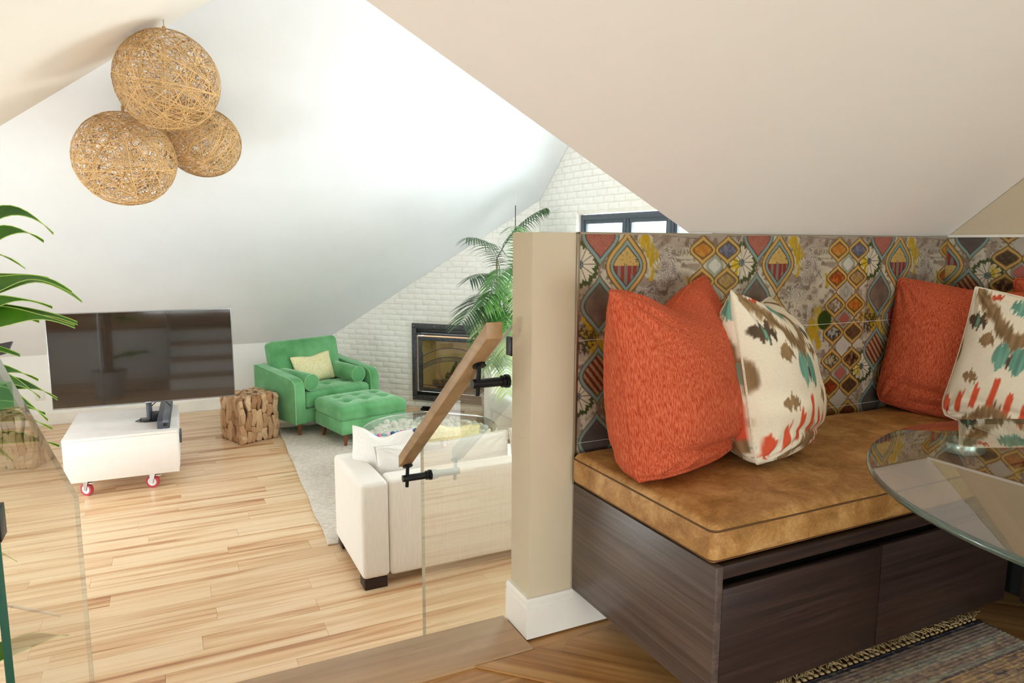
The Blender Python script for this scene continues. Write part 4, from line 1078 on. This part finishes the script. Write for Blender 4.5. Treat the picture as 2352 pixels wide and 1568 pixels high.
def bolster(label, lx, ly, lz, ang):
    M_ = Matrix.Rotation(math.radians(21), 4, 'Z'); p = M_ @ Vector((lx, ly, 0))
    t = thing('bolster', label, 'bolster cushion', (1.385 + p.x, 7.50 + p.y, LOW + lz), math.radians(21 + ang), 'green velvet bolsters')
    n_ = 30; prof = [(.001, -.262), (.070, -.262), (.081, -.255), (.084, -.24), (.086, 0), (.084, .24), (.081, .255), (.070, .262), (.001, .262)]
    m = MB().lathe(prof, n_); me = m.mesh('roll', smooth=True, angle=50)
    r = obj('roll', me, VL, t, (0, 0, 0), (PI / 2, 0, 0))
    for s in (-1, 1):
        MB().tube([(.082 * math.cos(2 * PI * k / 30), s * .257, .082 * math.sin(2 * PI * k / 30)) for k in range(31)], .0035, 6, False).build('piping', T['velvet_pip'], t, smooth=True)
bolster('green velvet bolster on the left of the armchair seat', -.300, -.115, .535, 2)
bolster('green velvet bolster on the right of the armchair seat', .300, -.075, .535, -2)
M_ = Matrix.Rotation(math.radians(21), 4, 'Z'); p = M_ @ Vector((.0, .065, 0))
place_pillow('lumbar_pillow', 'pale yellow satin pillow on the green armchair', 'pillow', pillow_mesh('pillow', .47, .30, .12, 40, .06, .02, .003, 21), T['yellow'], (1.385 + p.x, 7.50 + p.y, LOW + .595), 21, 22, 3)
ot = thing('ottoman', 'tufted green velvet ottoman in front of the armchair', 'ottoman', (1.665, 6.79, LOW), math.radians(13.5))
OW, OD = .71, .61
MB().box(-OW / 2 + .008, OW / 2 - .008, -OD / 2 + .008, OD / 2 - .008, .130, .262).build('base', VL, ot, bevel=.012, seg=3)
ob_ = [(-.20, -.10), (0, -.10), (.20, -.10), (-.20, .11), (0, .11), (.20, .11)]
cu = roundbox(OW, OD, .125, .035, (40, 36, 2), tuft(OW, OD, ob_, .026, .030), 4).build('top_cushion', VL, ot, (0, 0, .322), smooth=True, angle=80)
for bx_, by_ in ob_:
    MB().lathe([(.001, 0), (.010, .001), (.013, .004), (.009, .008), (.001, .009)], 12, (bx_, by_, .060)).build('button', VL, cu, smooth=True)
for sx in (-1, 1):
    for sy in (-1, 1):
        MB().tube([(sx * (OW / 2 - .065), sy * (OD / 2 - .065), .0), (sx * (OW / 2 - .075), sy * (OD / 2 - .075), .135)], [.014, .026], 18).build('leg', T['walnut'], ot, smooth=True)

# ------------------------------------------------------------------ living-room rug
rug2 = roundbox(1.98, 3.05, .014, .0069, (20, 20, 1), lambda x, y, z: (x + .006 * math.sin(y * 9) + .003 * math.sin(y * 31), y + .006 * math.sin(x * 8), z), 1).build('rug', T['wool'], None, (1.885, 5.85, LOW + .0075), (0, 0, math.radians(-2.2)), smooth=True)
tag(rug2, 'pale cream braided rug under the armchair and sofas', 'rug')

# ------------------------------------------------------------------ pebble coffee table
ct = thing('coffee_table', 'round glass coffee table over a drum of cream pebbles', 'coffee table', (1.90, 5.40, LOW + .0146))
CT, CR = .392, .557
t_ = MB().lathe([(.001, -.010), (CR - .003, -.010), (CR, -.005), (CR - .003, 0), (.001, 0)], 80).build('glass_top', T['glass'], ct, (0, 0, CT), smooth=True)
nn = 80; v = [(r * math.cos(2 * PI * k / nn), r * math.sin(2 * PI * k / nn), z) for r, z in ((CR - .0025, -.0105), (CR + .0005, -.005), (CR - .0025, .0005)) for k in range(nn)]
MB().add(v, [(i * nn + k, i * nn + (k + 1) % nn, (i + 1) * nn + (k + 1) % nn, (i + 1) * nn + k) for i in range(2) for k in range(nn)]).build('glass_rim', T['glass_edge_pale'], t_, smooth=True)
MB().lathe([(.001, 0), (.47, 0), (.49, .06), (.49, .27), (.47, .31), (.001, .32)], 48).build('drum', plain('drum_fibre', (196, 188, 170), .9), ct, smooth=True)
peb = [roundbox(.05, .04, .036, .0179, (1, 1, 1), lambda x, y, z, k=k: (x * (1 + .2 * math.sin(k)), y, z + .004 * math.sin(x * 60 + k)), 2).mesh('pebble', smooth=True) for k in range(4)]
rg = random.Random(31)
NP = 285
for k in range(NP):
    r = .485 * math.sqrt((k + .5) / NP); a_ = k * 2.399963
    obj('pebble', peb[k % 4], T['pebble'], ct, (r * math.cos(a_) + rg.uniform(-.006, .006), r * math.sin(a_) + rg.uniform(-.006, .006), .335 + rg.uniform(-.008, .018)), (rg.uniform(-.8, .8), rg.uniform(-.8, .8), rg.uniform(0, 6.28)), (rg.uniform(1.15, 1.5),) * 3)
sm = MB()
for k in range(420):
    a_ = rg.uniform(0, 2 * PI); z = rg.uniform(.02, .30); R_ = .492
    src = peb[k % 4]; Q = (Matrix.Rotation(rg.uniform(0, 6), 3, 'X') @ Matrix.Rotation(a_, 3, 'Z'))
    sm.add([tuple(Vector((R_ * math.cos(a_), R_ * math.sin(a_), z)) + Matrix.Rotation(a_, 3, 'Z') @ (vv.co * 1.05)) for vv in src.vertices], [tuple(pp.vertices) for pp in src.polygons])
o = sm.build('pebble_side', T['pebble'], ct, smooth=True); o['kind'] = 'stuff'

# ------------------------------------------------------------------ sofas
so = thing('sofa', 'white corduroy sofa seen from behind, next to the glass panel', 'sofa', (.89, 3.672, LOW))
SWd = 1.90
def armfn(x, y, z): return (x, y, z - (.045 * max(0, (y + .1)) if z > .1 else 0))
roundbox(.158, .70, .557, .028, (4, 14, 10), armfn, 4).build('arm', T['sofa'], so, (.079, .35, .06 + .2785), smooth=True, angle=80)
roundbox(.158, .70, .557, .028, (4, 14, 10), armfn, 4).build('arm', T['sofa'], so, (SWd - .079, .35, .06 + .2785), smooth=True, angle=80)
roundbox(SWd - .318, .16, .560, .022, (20, 4, 10), None, 3).build('back', T['sofa'], so, (SWd / 2, .0805, .06 + .280), smooth=True, angle=80)
MB().box(.165, SWd - .165, .165, .88, .06, .26).build('seat_base', T['sofa'], so, bevel=.02)
for k in range(2):
    w_ = (SWd - .34) / 2
    roundbox(w_ - .006, .72, .17, .05, (14, 10, 2), lambda x, y, z: (x, y, z + (.02 * max(0, 1 - (2 * x / .9) ** 4) if z > 0 else 0)), 3).build('seat_cushion', T['sofa'], so, (.17 + w_ * (k + .5), .55, .35), smooth=True, angle=80)
for x, y in ((.075, .06), (SWd - .075, .06), (.075, .62), (SWd - .075, .62)):
    MB().box(x - .065, x + .065, y - .055, y + .055, 0.0005 if y < .3 else .0155, .062).build('foot', T['dark_oak'], so, bevel=.002)
bk = [(1.50, 3.985, -.235, .90, .52), (2.35, 3.985, -.235, .88, .50)]
place_pillow('back_cushion', 'long white linen cushion along the back of the near sofa', 'cushion', pillow_mesh('pillow', .88, .35, .24, 60, .03, .015, .012, 33, None, .1), T['linen'], (1.49, 3.965, -.345), 180, -8, 0, None, .004)
place_pillow('back_cushion', 'square white cushion standing at the left end of the near sofa', 'cushion', pillow_mesh('pillow', .40, .40, .17, 50, .08, .05, .006, 35, None, .1), T['linen'], (1.125, 4.13, -.305), 140, -12, 0, None, .003)
place_pillow('back_cushion', 'white linen cushion on the hidden right half of the near sofa', 'cushion', pillow_mesh('pillow', .66, .36, .20, 40, .03, .02, .006, 37, None, .1), T['linen'], (2.27, 3.965, -.34), 180, -8, 0, None, .004)
place_pillow('throw_pillow', 'pale yellow pillow leaning on the near sofa by the pebble table', 'pillow', pillow_mesh('pillow', .40, .36, .10, 36, .06, .02, .004, 39), T['yellow'], (1.60, 4.16, -.315), 178, -14, 8, None, .003)
# pompom cushion
pt = place_pillow('pompom_cushion', 'small cushion edged with multicoloured pompoms on the near sofa', 'cushion', pillow_mesh('pillow', .34, .34, .10, 36, .05, .02, .004, 41), T['linen'], (1.285, 4.19, -.335), 176, -14, -4, None, 0)
pom = roundbox(.03, .03, .03, .0149, (1, 1, 1), None, 2).mesh('pompom', smooth=True)
pms = []
for k, c_ in enumerate(((206, 120, 150), (90, 150, 190), (70, 90, 140), (226, 196, 206), (120, 180, 180))):
    me = pom.copy(); me.materials.clear(); me.materials.append(plain('pompom_' + str(k), c_, .9)); pms.append(me)
for k in range(46):
    q = k / 46 * 4; e = int(q); f_ = (q - e) * 2 - 1; hw_ = .165
    x, y = [(f_, 1), (1, -f_), (-f_, -1), (-1, f_)][e]
    obj('pompom', pms[k % 5], None, pt, (x * hw_, y * hw_, rg.uniform(-.012, .012)), None, (rg.uniform(.9, 1.3),) * 3)
for k in range(18):
    obj('pompom', pms[k % 5], None, pt, (rg.uniform(-.13, .13), rg.uniform(.06, .14), .035 + rg.uniform(-.01, .01)), None, (rg.uniform(.9, 1.2),) * 3)
# second sofa along the window wall
s2 = thing('sofa', 'white sofa along the window wall, partly hidden by the half wall', 'sofa', (2.84, 4.27, LOW))
roundbox(.76, .17, .60, .04, (8, 4, 8), None, 3).build('arm', T['linen'], s2, (.38, 2.10, .362), smooth=True, angle=80)
roundbox(.76, .17, .60, .04, (8, 4, 8), None, 3).build('arm', T['linen'], s2, (.38, .085, .362), smooth=True, angle=80)
roundbox(.20, 1.84, .74, .05, (4, 14, 8), None, 3).build('back', T['linen'], s2, (.66, 1.09, .432), smooth=True, angle=80)
MB().box(.02, .56, .175, 2.01, .05, .26).build('seat_base', T['linen'], s2, bevel=.02)
for k in range(2):
    roundbox(.60, .91, .17, .055, (10, 12, 2), lambda x, y, z: (x, y, z + (.025 * max(0, 1 - (2 * y / .9) ** 4) if z > 0 else 0)), 3).build('seat_cushion', T['linen'], s2, (.27, .635 + k * .915, .345), smooth=True, angle=80)
for x, y in ((.08, .09), (.68, .09), (.08, 2.10), (.68, 2.10)):
    MB().box(x - .05, x + .05, y - .05, y + .05, .015, .063).build('foot', T['dark_oak'], s2)

# ------------------------------------------------------------------ fireplace insert
fp = thing('fireplace', 'black iron gas fireplace set in the white brick wall', 'fireplace', (1.707 + r2 * FS0, YB - r2 * FS0, FZ0), math.radians(-45))
FW, FH = FS1 - FS0, FZ1 - FZ0         # local x along wall, -y towards room
def fbox(name, x0, x1, y0, y1, z0, z1, mat, par=None, bevel=.002): return MB().box(x0, x1, y0, y1, z0, z1).build(name, mat, par or fp, bevel=bevel)
fo = .055
for (x0, x1, z0, z1) in ((0, FW, FH - fo, FH), (0, FW, 0, fo), (0, fo, fo, FH - fo), (FW - fo, FW, fo, FH - fo)): fbox('outer_frame', x0, x1, -.030, -.001, z0, z1, T['iron'])
fbox('louvre', fo, FW - fo, -.012, -.004, FH - fo - .055, FH - fo - .004, T['black_plastic']); fbox('louvre', fo, FW - fo, -.012, -.004, fo + .004, fo + .045, T['black_plastic'])
fbox('crossbar', fo, FW - fo, -.026, -.006, FH - fo - .078, FH - fo - .056, T['iron']); 
zi0, zi1 = fo + .05, FH - fo - .095
fi = .045
for (x0, x1, z0, z1) in ((fo + .02, FW - fo - .02, zi1 - fi, zi1), (fo + .02, FW - fo - .02, zi0, zi0 + fi), (fo + .02, fo + .02 + fi, zi0 + fi, zi1 - fi), (FW - fo - .02 - fi, FW - fo - .02, zi0 + fi, zi1 - fi)): fbox('inner_frame', x0, x1, -.022, -.004, z0, z1, T['iron'])
for x in (.02, FW - .02, FW * .28):
    for z in (FH - .028, .028):
        MB().lathe([(.001, 0), (.008, .0), (.006, .005), (.001, .006)], 10).build('rivet', T['steel'], fp, (x, -.0295, z), (PI / 2, 0, 0))
fx0, fx1, fz0, fz1 = fo + .065, FW - fo - .065, zi0 + fi, zi1 - fi
fd = .22
MB().prism([(fx0 + .06, fd), (fx1 - .06, fd), (fx1 - .06, fd + .01), (fx0 + .06, fd + .01)], (fz0 - .03, fz1 + .03), 'z').build('back_panel', T['firebox'], fp)
MB().prism([(fx0 - .03, .004), (fx0 + .06, fd), (fx0 + .05, fd), (fx0 - .04, .004)], (fz0 - .03, fz1 + .03), 'z').build('side_panel', T['firebox'], fp)
MB().prism([(fx1 + .03, .004), (fx1 - .06, fd), (fx1 - .05, fd), (fx1 + .04, .004)], (fz0 - .03, fz1 + .03), 'z').build('side_panel', T['firebox'], fp)
fbox('hearth_floor', fx0 - .03, fx1 + .03, .002, fd, fz0 - .03, fz0 - .01, T['firebox'], None, 0); fbox('hood', fx0 - .03, fx1 + .03, .002, fd, fz1 + .02, fz1 + .04, T['firebox'], None, 0)
lg = random.Random(2)
for (a_, b2, r, yy) in (((.10, .04), (.56, .12), .036, .10), ((.24, .13), (.76, .05), .040, .18), ((.30, .14), (.38, .30), .018, .14), ((.16, .03), (.46, .03), .032, .06), ((.45, .12), (.52, .24), .016, .12), ((.52, .03), (.80, .04), .034, .08)):
    MB().tube([(fx0 + a_[0] + (b2[0] - a_[0]) * q / 5, yy * .8 + lg.uniform(-.006, .006), fz0 + a_[1] + (b2[1] - a_[1]) * q / 5 + lg.uniform(-.006, .006)) for q in range(6)], [r * lg.uniform(.85, 1.1) for _ in range(6)], 12).build('log', T['log'], fp, smooth=True)
fbox('glass_door', fx0, fx1, -.0205, -.0195, fz0, fz1, T['glass'], None, 0)
# arched screen
def arc(x, h): return fz0 + h + .12 * (1 - ((x - (fx0 + fx1) / 2) / ((fx1 - fx0) / 2)) ** 2)
scr = MB()
for h in (.36, .26): MB().tube([(x, -.027, arc(x, h)) for x in np.linspace(fx0 - .03, fx1 + .03, 25)], .0045, 6).build('screen_bar', T['iron'], fp, smooth=True)
MB().tube([(x, -.027, fz0 + .035) for x in np.linspace(fx0 - .03, fx1 + .03, 3)], .0045, 6).build('screen_bar', T['iron'], fp)
MB().tube([(x, -.027, arc(x, .21)) for x in np.linspace(fx0 - .01, fx1 + .01, 25)], .003, 6).build('screen_bar', T['iron'], fp)
lat = MB(); nl = 34
for k in range(nl):
    x0 = fx0 + (fx1 - fx0) * k / nl; x1 = fx0 + (fx1 - fx0) * (k + 1) / nl
    lat.tube([(x0, -.027, arc(x0, .21)), (x1, -.027, arc(x1, .26))], .002, 4); lat.tube([(x0, -.0272, arc(x0, .26)), (x1, -.0272, arc(x1, .21))], .002, 4)
lat.build('screen_lattice', T['iron'], fp)
for x in (fx0 + .015, fx1 - .015): MB().tube([(x, -.027, fz0), (x, -.027, arc(x, .40))], .0045, 6).build('screen_post', T['iron'], fp)
hr = thing('floor_vent', 'black metal strip lying on the floor below the fireplace', 'vent', (2.72, 7.47, LOW), math.radians(-45))
MB().box(-.20, .32, -.035, .035, .0005, .022).build('tray', T['black_metal'], hr, bevel=.002)
MB().box(-.19, -.10, -.02, .02, .022, .04).build('handle', T['black_metal'], hr, bevel=.002)

# ------------------------------------------------------------------ plants
def leaf_strip(base, tip, width, droop, n=14, fold=.18, up=(0, 0, 1), wave=0, tipcurl=0):
    """a long leaf: ribbon with a folded midrib; returns (verts, faces, edge polylines)"""
    b, t = Vector(base), Vector(tip); d = t - b; L = d.length
    side = d.cross(Vector(up)).normalized()
    V = []; Lft = []; Rgt = []
    for i in range(n + 1):
        s = i / n
        p = b + d * s + Vector((0, 0, 1)) * droop * L * math.sin(PI * min(1, s * 1.0)) * (1 - .35 * s)
        p = p - Vector((0, 0, 1)) * tipcurl * L * max(0, s - .75) ** 2 * 6
        wd = width * (math.sin(PI * (s ** .95)) ** .62 * (1 - s ** 5) * .98 + .012) / 2 if 0 < s < 1 else width * .006
        wv = wave * math.sin(s * 17 + L * 30)
        l = p + side * wd + Vector((0, 0, 1)) * (wd * fold + wv); r = p - side * wd + Vector((0, 0, 1)) * (wd * fold - wv)
        V += [tuple(l), tuple(p), tuple(r)]; Lft.append(l); Rgt.append(r)
    F_ = []
    for i in range(n):
        a = i * 3
        F_ += [(a, a + 1, a + 4, a + 3), (a + 1, a + 2, a + 5, a + 4)]
    return V, F_, (Lft, Rgt)

dr = thing('dracaena', 'broad leaved green dracaena reaching in at the left edge', 'plant', (-.92, 2.72, LOW))
base_w = Vector((-.92, 2.72, LOW))
MB().lathe([(.001, 0), (.15, 0), (.19, .30), (.20, .32), (.185, .32), (.175, .29), (.001, .28)], 36).build('pot', T['pot'], dr, smooth=True)
MB().lathe([(.001, .27), (.17, .285), (.001, .295)], 24).build('soil', T['soil'], dr)
for (dx_, dy_, h) in ((0, 0, 1.55), (.05, .06, 1.15), (-.05, -.02, .85)):
    MB().tube([(dx_ * .4, dy_ * .4, .27), (dx_ * .8, dy_, h * .5), (dx_, dy_, h)], [.028, .024, .018], 12).build('cane', T['trunk'], dr, smooth=True)
# tips as seen beside the screen: (pixel x, pixel y, depth, width, droop)
LV = [(122, 529, 2.42, .075, .10, -.30), (100, 548, 2.34, .065, .10, -.42), (58, 614, 2.40, .060, .05, -.10), (20, 648, 2.45, .05, .03, -.08), (112, 640, 2.48, .070, .10, -.24), (188, 690, 2.44, .066, .10, -.14),
      (165, 668, 2.36, .066, .10, -.22), (172, 750, 2.34, .080, .05, -.04), (178, 742, 2.42, .072, .06, -.06), (46, 816, 2.38, .07, .08, .0), (88, 872, 2.46, .055, .08, -.05), (92, 912, 2.40, .06, .05, .0), (132, 916, 2.46, .058, .04, .02), (104, 950, 2.42, .060, .04, .04),
      (136, 1024, 2.48, .055, .04, .04), (40, 1290, 2.35, .06, .03, .1), (158, 1458, 2.55, .07, .03, -.06), (120, 705, 2.3, .06, .06, -.16), (90, 738, 2.5, .06, .05, -.05), (70, 930, 2.5, .06, .05, .05), (110, 965, 2.36, .065, .04, .06), (120, 985, 2.5, .06, .04, .1), (30, 1060, 2.5, .07, .03, .15), (20, 1180, 2.45, .07, .03, .15), (-40, 600, 2.4, .07, .1, 0), (-60, 760, 2.6, .07, .1, 0), (-100, 900, 2.6, .07, .1, 0), (-200, 700, 2.6, .07, .1, 0), (-260, 800, 2.5, .07, .1, 0), (-320, 620, 2.55, .07, .1, 0)]
rg = random.Random(17)
for (px_, py_, dep, wd, drp, rise) in LV:
    tip = at(px_, py_, dep)
    hgt = max(.45, min(1.70, tip.z - LOW + rise))
    bpt = Vector((rg.uniform(-.02, .05), rg.uniform(-.03, .06), hgt))
    if px_ < 0:
        ang = rg.uniform(2, 4.2); tipl = bpt + Vector((math.cos(ang) * .45, math.sin(ang) * .45, .05))
    else: tipl = tip - base_w
    tc_ = rg.uniform(.15, .5); tipl = tipl + Vector((0, 0, tc_ * .375 * (tipl - bpt).length))
    V, F_, (l, r) = leaf_strip(bpt, tipl, wd * 1.2, drp, 28, .22, (-.25, -.8, rg.uniform(.25, .75)), .005, tc_)
    lf = MB().add(V, F_).build('leaf', T['dracaena'], dr, smooth=True, angle=60)
    for e in (l, r): MB().tube(e, .0016, 4).build('leaf_margin', T['dracaena_edge'], lf)

# palm beside the fireplace
pal = thing('palm', 'tall feathery palm between the fireplace and the half wall', 'plant', (3.17, 6.83, LOW))
pb = Vector((3.17, 6.83, LOW))
MB().lathe([(.001, 0), (.14, 0), (.17, .26), (.18, .28), (.165, .28), (.15, .26), (.001, .25)], 32).build('pot', T['pot'], pal, smooth=True)
def frond(stem_top, mid, tip, n, ll, mat, droop=.5, twist=0, seed=0, thin=.010):
    """feather leaf along a quadratic curve; leaflets leave on both sides"""
    r_ = random.Random(seed); a_, m_, t_ = Vector(stem_top), Vector(mid), Vector(tip)
    cv = lambda s: a_ * (1 - s) ** 2 + m_ * 2 * s * (1 - s) + t_ * s * s
    mb = MB(); mb.tube([cv(s / 14) for s in range(15)], [.005 - .0038 * s / 14 for s in range(15)], 5)
    for k in range(n):
        s = .22 + .78 * k / (n - 1); p = cv(s); tg = (cv(min(1, s + .01)) - cv(s - .01)).normalized()
        sd = tg.cross(Vector((0, 0, 1))); sd = sd.normalized() if sd.length > .05 else Vector((1, 0, 0))
        sd = Matrix.Rotation(twist, 3, tg) @ sd
        L = ll * (math.sin(PI * (.12 + .86 * (1 - s))) ** .6) * r_.uniform(.85, 1.1)
        for sg in (-1, 1):
            d = (sd * sg * .80 + tg * .62 + Vector((0, 0, r_.uniform(-.1, .12)))).normalized()
            prev = None; up = tg.cross(d).normalized(); V = []
            wv = d.cross(up).normalized()
            for q in range(6):
                u = q / 5; c_ = p + d * L * u - Vector((0, 0, 1)) * droop * L * u * u
                w_ = thin * (math.sin(PI * (.08 + .9 * u ** .7)) if u < 1 else .02)
                V += [tuple(c_ + wv * w_), tuple(c_ - wv * w_)]
            mb.add(V, [(2 * q, 2 * q + 1, 2 * q + 3, 2 * q + 2) for q in range(5)])
    return mb.build('frond', mat, pal)
def pp(px_, py_, dep): return at(px_, py_, dep) - pb
stems = []
for k, (x, y, h) in enumerate(((0, 0, 1.75), (.04, .03, 1.5), (-.05, .02, 1.3), (.03, -.05, 1.2), (-.03, -.04, 1.0), (.06, .0, 1.35), (-.06, -.02, 1.15))):
    MB().tube([(x * .6, y * .6, .25), (x, y, h * .55), (x * 1.5, y * 1.5, h)], [.017, .014, .010], 8).build('stem', T['stem'], pal, smooth=True); stems.append((x * 1.5, y * 1.5, h))
FR = [  # (stem, mid px, tip px, depth mid, depth tip, n, leaflet, mat, droop)
    (1, (1150, 545, 6.9), (1075, 545, 6.7), 26, .26, 'palm_dark', .55), (2, (1150, 600, 6.8), (1080, 640, 6.5), 26, .26, 'palm_dark', .5),
    (2, (1130, 640, 6.8), (1062, 740, 6.5), 30, .30, 'palm_dark', .35), (0, (1190, 500, 7.0), (1252, 478, 7.0), 22, .16, 'palm_dark', .9),
    (5, (1205, 520, 6.9), (1262, 560, 6.8), 24, .24, 'palm', .5), (5, (1210, 510, 6.8), (1180, 520, 6.4), 24, .22, 'palm', .5),
    (3, (1160, 620, 6.7), (1110, 700, 6.4), 26, .26, 'palm', .6), (4, (1170, 660, 6.7), (1120, 780, 6.4), 26, .24, 'palm', .5),
    (4, (1190, 650, 6.6), (1160, 760, 6.3), 26, .26, 'palm', .5), (6, (1160, 690, 6.7), (1100, 760, 6.5), 24, .22, 'palm_pale', .5),
    (6, (1180, 690, 6.6), (1170, 800, 6.3), 26, .24, 'palm_pale', .5), (3, (1200, 640, 6.6), (1230, 740, 6.4), 26, .24, 'palm', .5),
    (4, (1160, 760, 6.5), (1165, 900, 6.3), 26, .22, 'palm_pale', .4), (6, (1150, 720, 6.6), (1130, 830, 6.4), 24, .20, 'palm', .5),
    (1, (1170, 580, 6.7), (1130, 660, 6.3), 28, .26, 'palm', .5), (5, (1200, 600, 6.7), (1200, 700, 6.3), 26, .26, 'palm_pale', .4),
    (2, (1120, 700, 6.9), (1090, 800, 6.8), 22, .18, 'palm', .5), (3, (1140, 800, 6.7), (1095, 860, 6.6), 20, .18, 'palm_pale', .4)]
for k, (si, md, tp_, n_, ll, mt, drp) in enumerate(FR):
    frond(stems[si], pp(*md), pp(*tp_), n_, ll, T[mt], drp, 0, 300 + k)
# hanging wire beside the palm
wr_ = at(1184, 500, 6.85); zt = roof_far(wr_.y) - .002
hw_ = thing('hanging_wire', 'thin dark wire hanging from the slope above the palm', 'wire', (wr_.x, wr_.y, 0))
MB().tube([(0, 0, wr_.z - .25), (0, 0, at(1184, 472, 6.85).z)], .004, 6).build('wire', T['black_metal'], hw_)
MB().tube([(0, 0, at(1184, 472, 6.85).z), (0, 0, zt)], .0006, 5).build('hook_line', T['white_cord'], hw_)

# stand with a dark tray behind the dracaena
ms = thing('music_stand', 'dark flat music stand behind the dracaena at the left edge', 'stand', (-1.28, 3.30, LOW))
mp = Vector((-1.28, 3.30, LOW))
tipc = at(29, 783, 3.35) - mp
mm_ = MB().slab([tuple(tipc), tuple(at(17, 810, 3.33) - mp), tuple(at(-120, 850, 3.2) - mp), tuple(at(-110, 808, 3.22) - mp)], (.2, .9, -.3), .012)
mm_.build('tray', plain('dark_tray', (70, 66, 70), .5), ms, bevel=.003)
ctr_ = (at(-60, 815, 3.27) - mp)
MB().tube([(ctr_.x, ctr_.y + .02, .02), (ctr_.x, ctr_.y + .02, ctr_.z)], .010, 12).build('pole', T['steel'], ms, smooth=True)
for k in range(3):
    a_ = k * 2.094 + .3
    MB().tube([(ctr_.x, ctr_.y + .02, .16), (ctr_.x + .24 * math.cos(a_), ctr_.y + .02 + .24 * math.sin(a_), .008)], .008, 8).build('leg', T['steel'], ms, smooth=True)
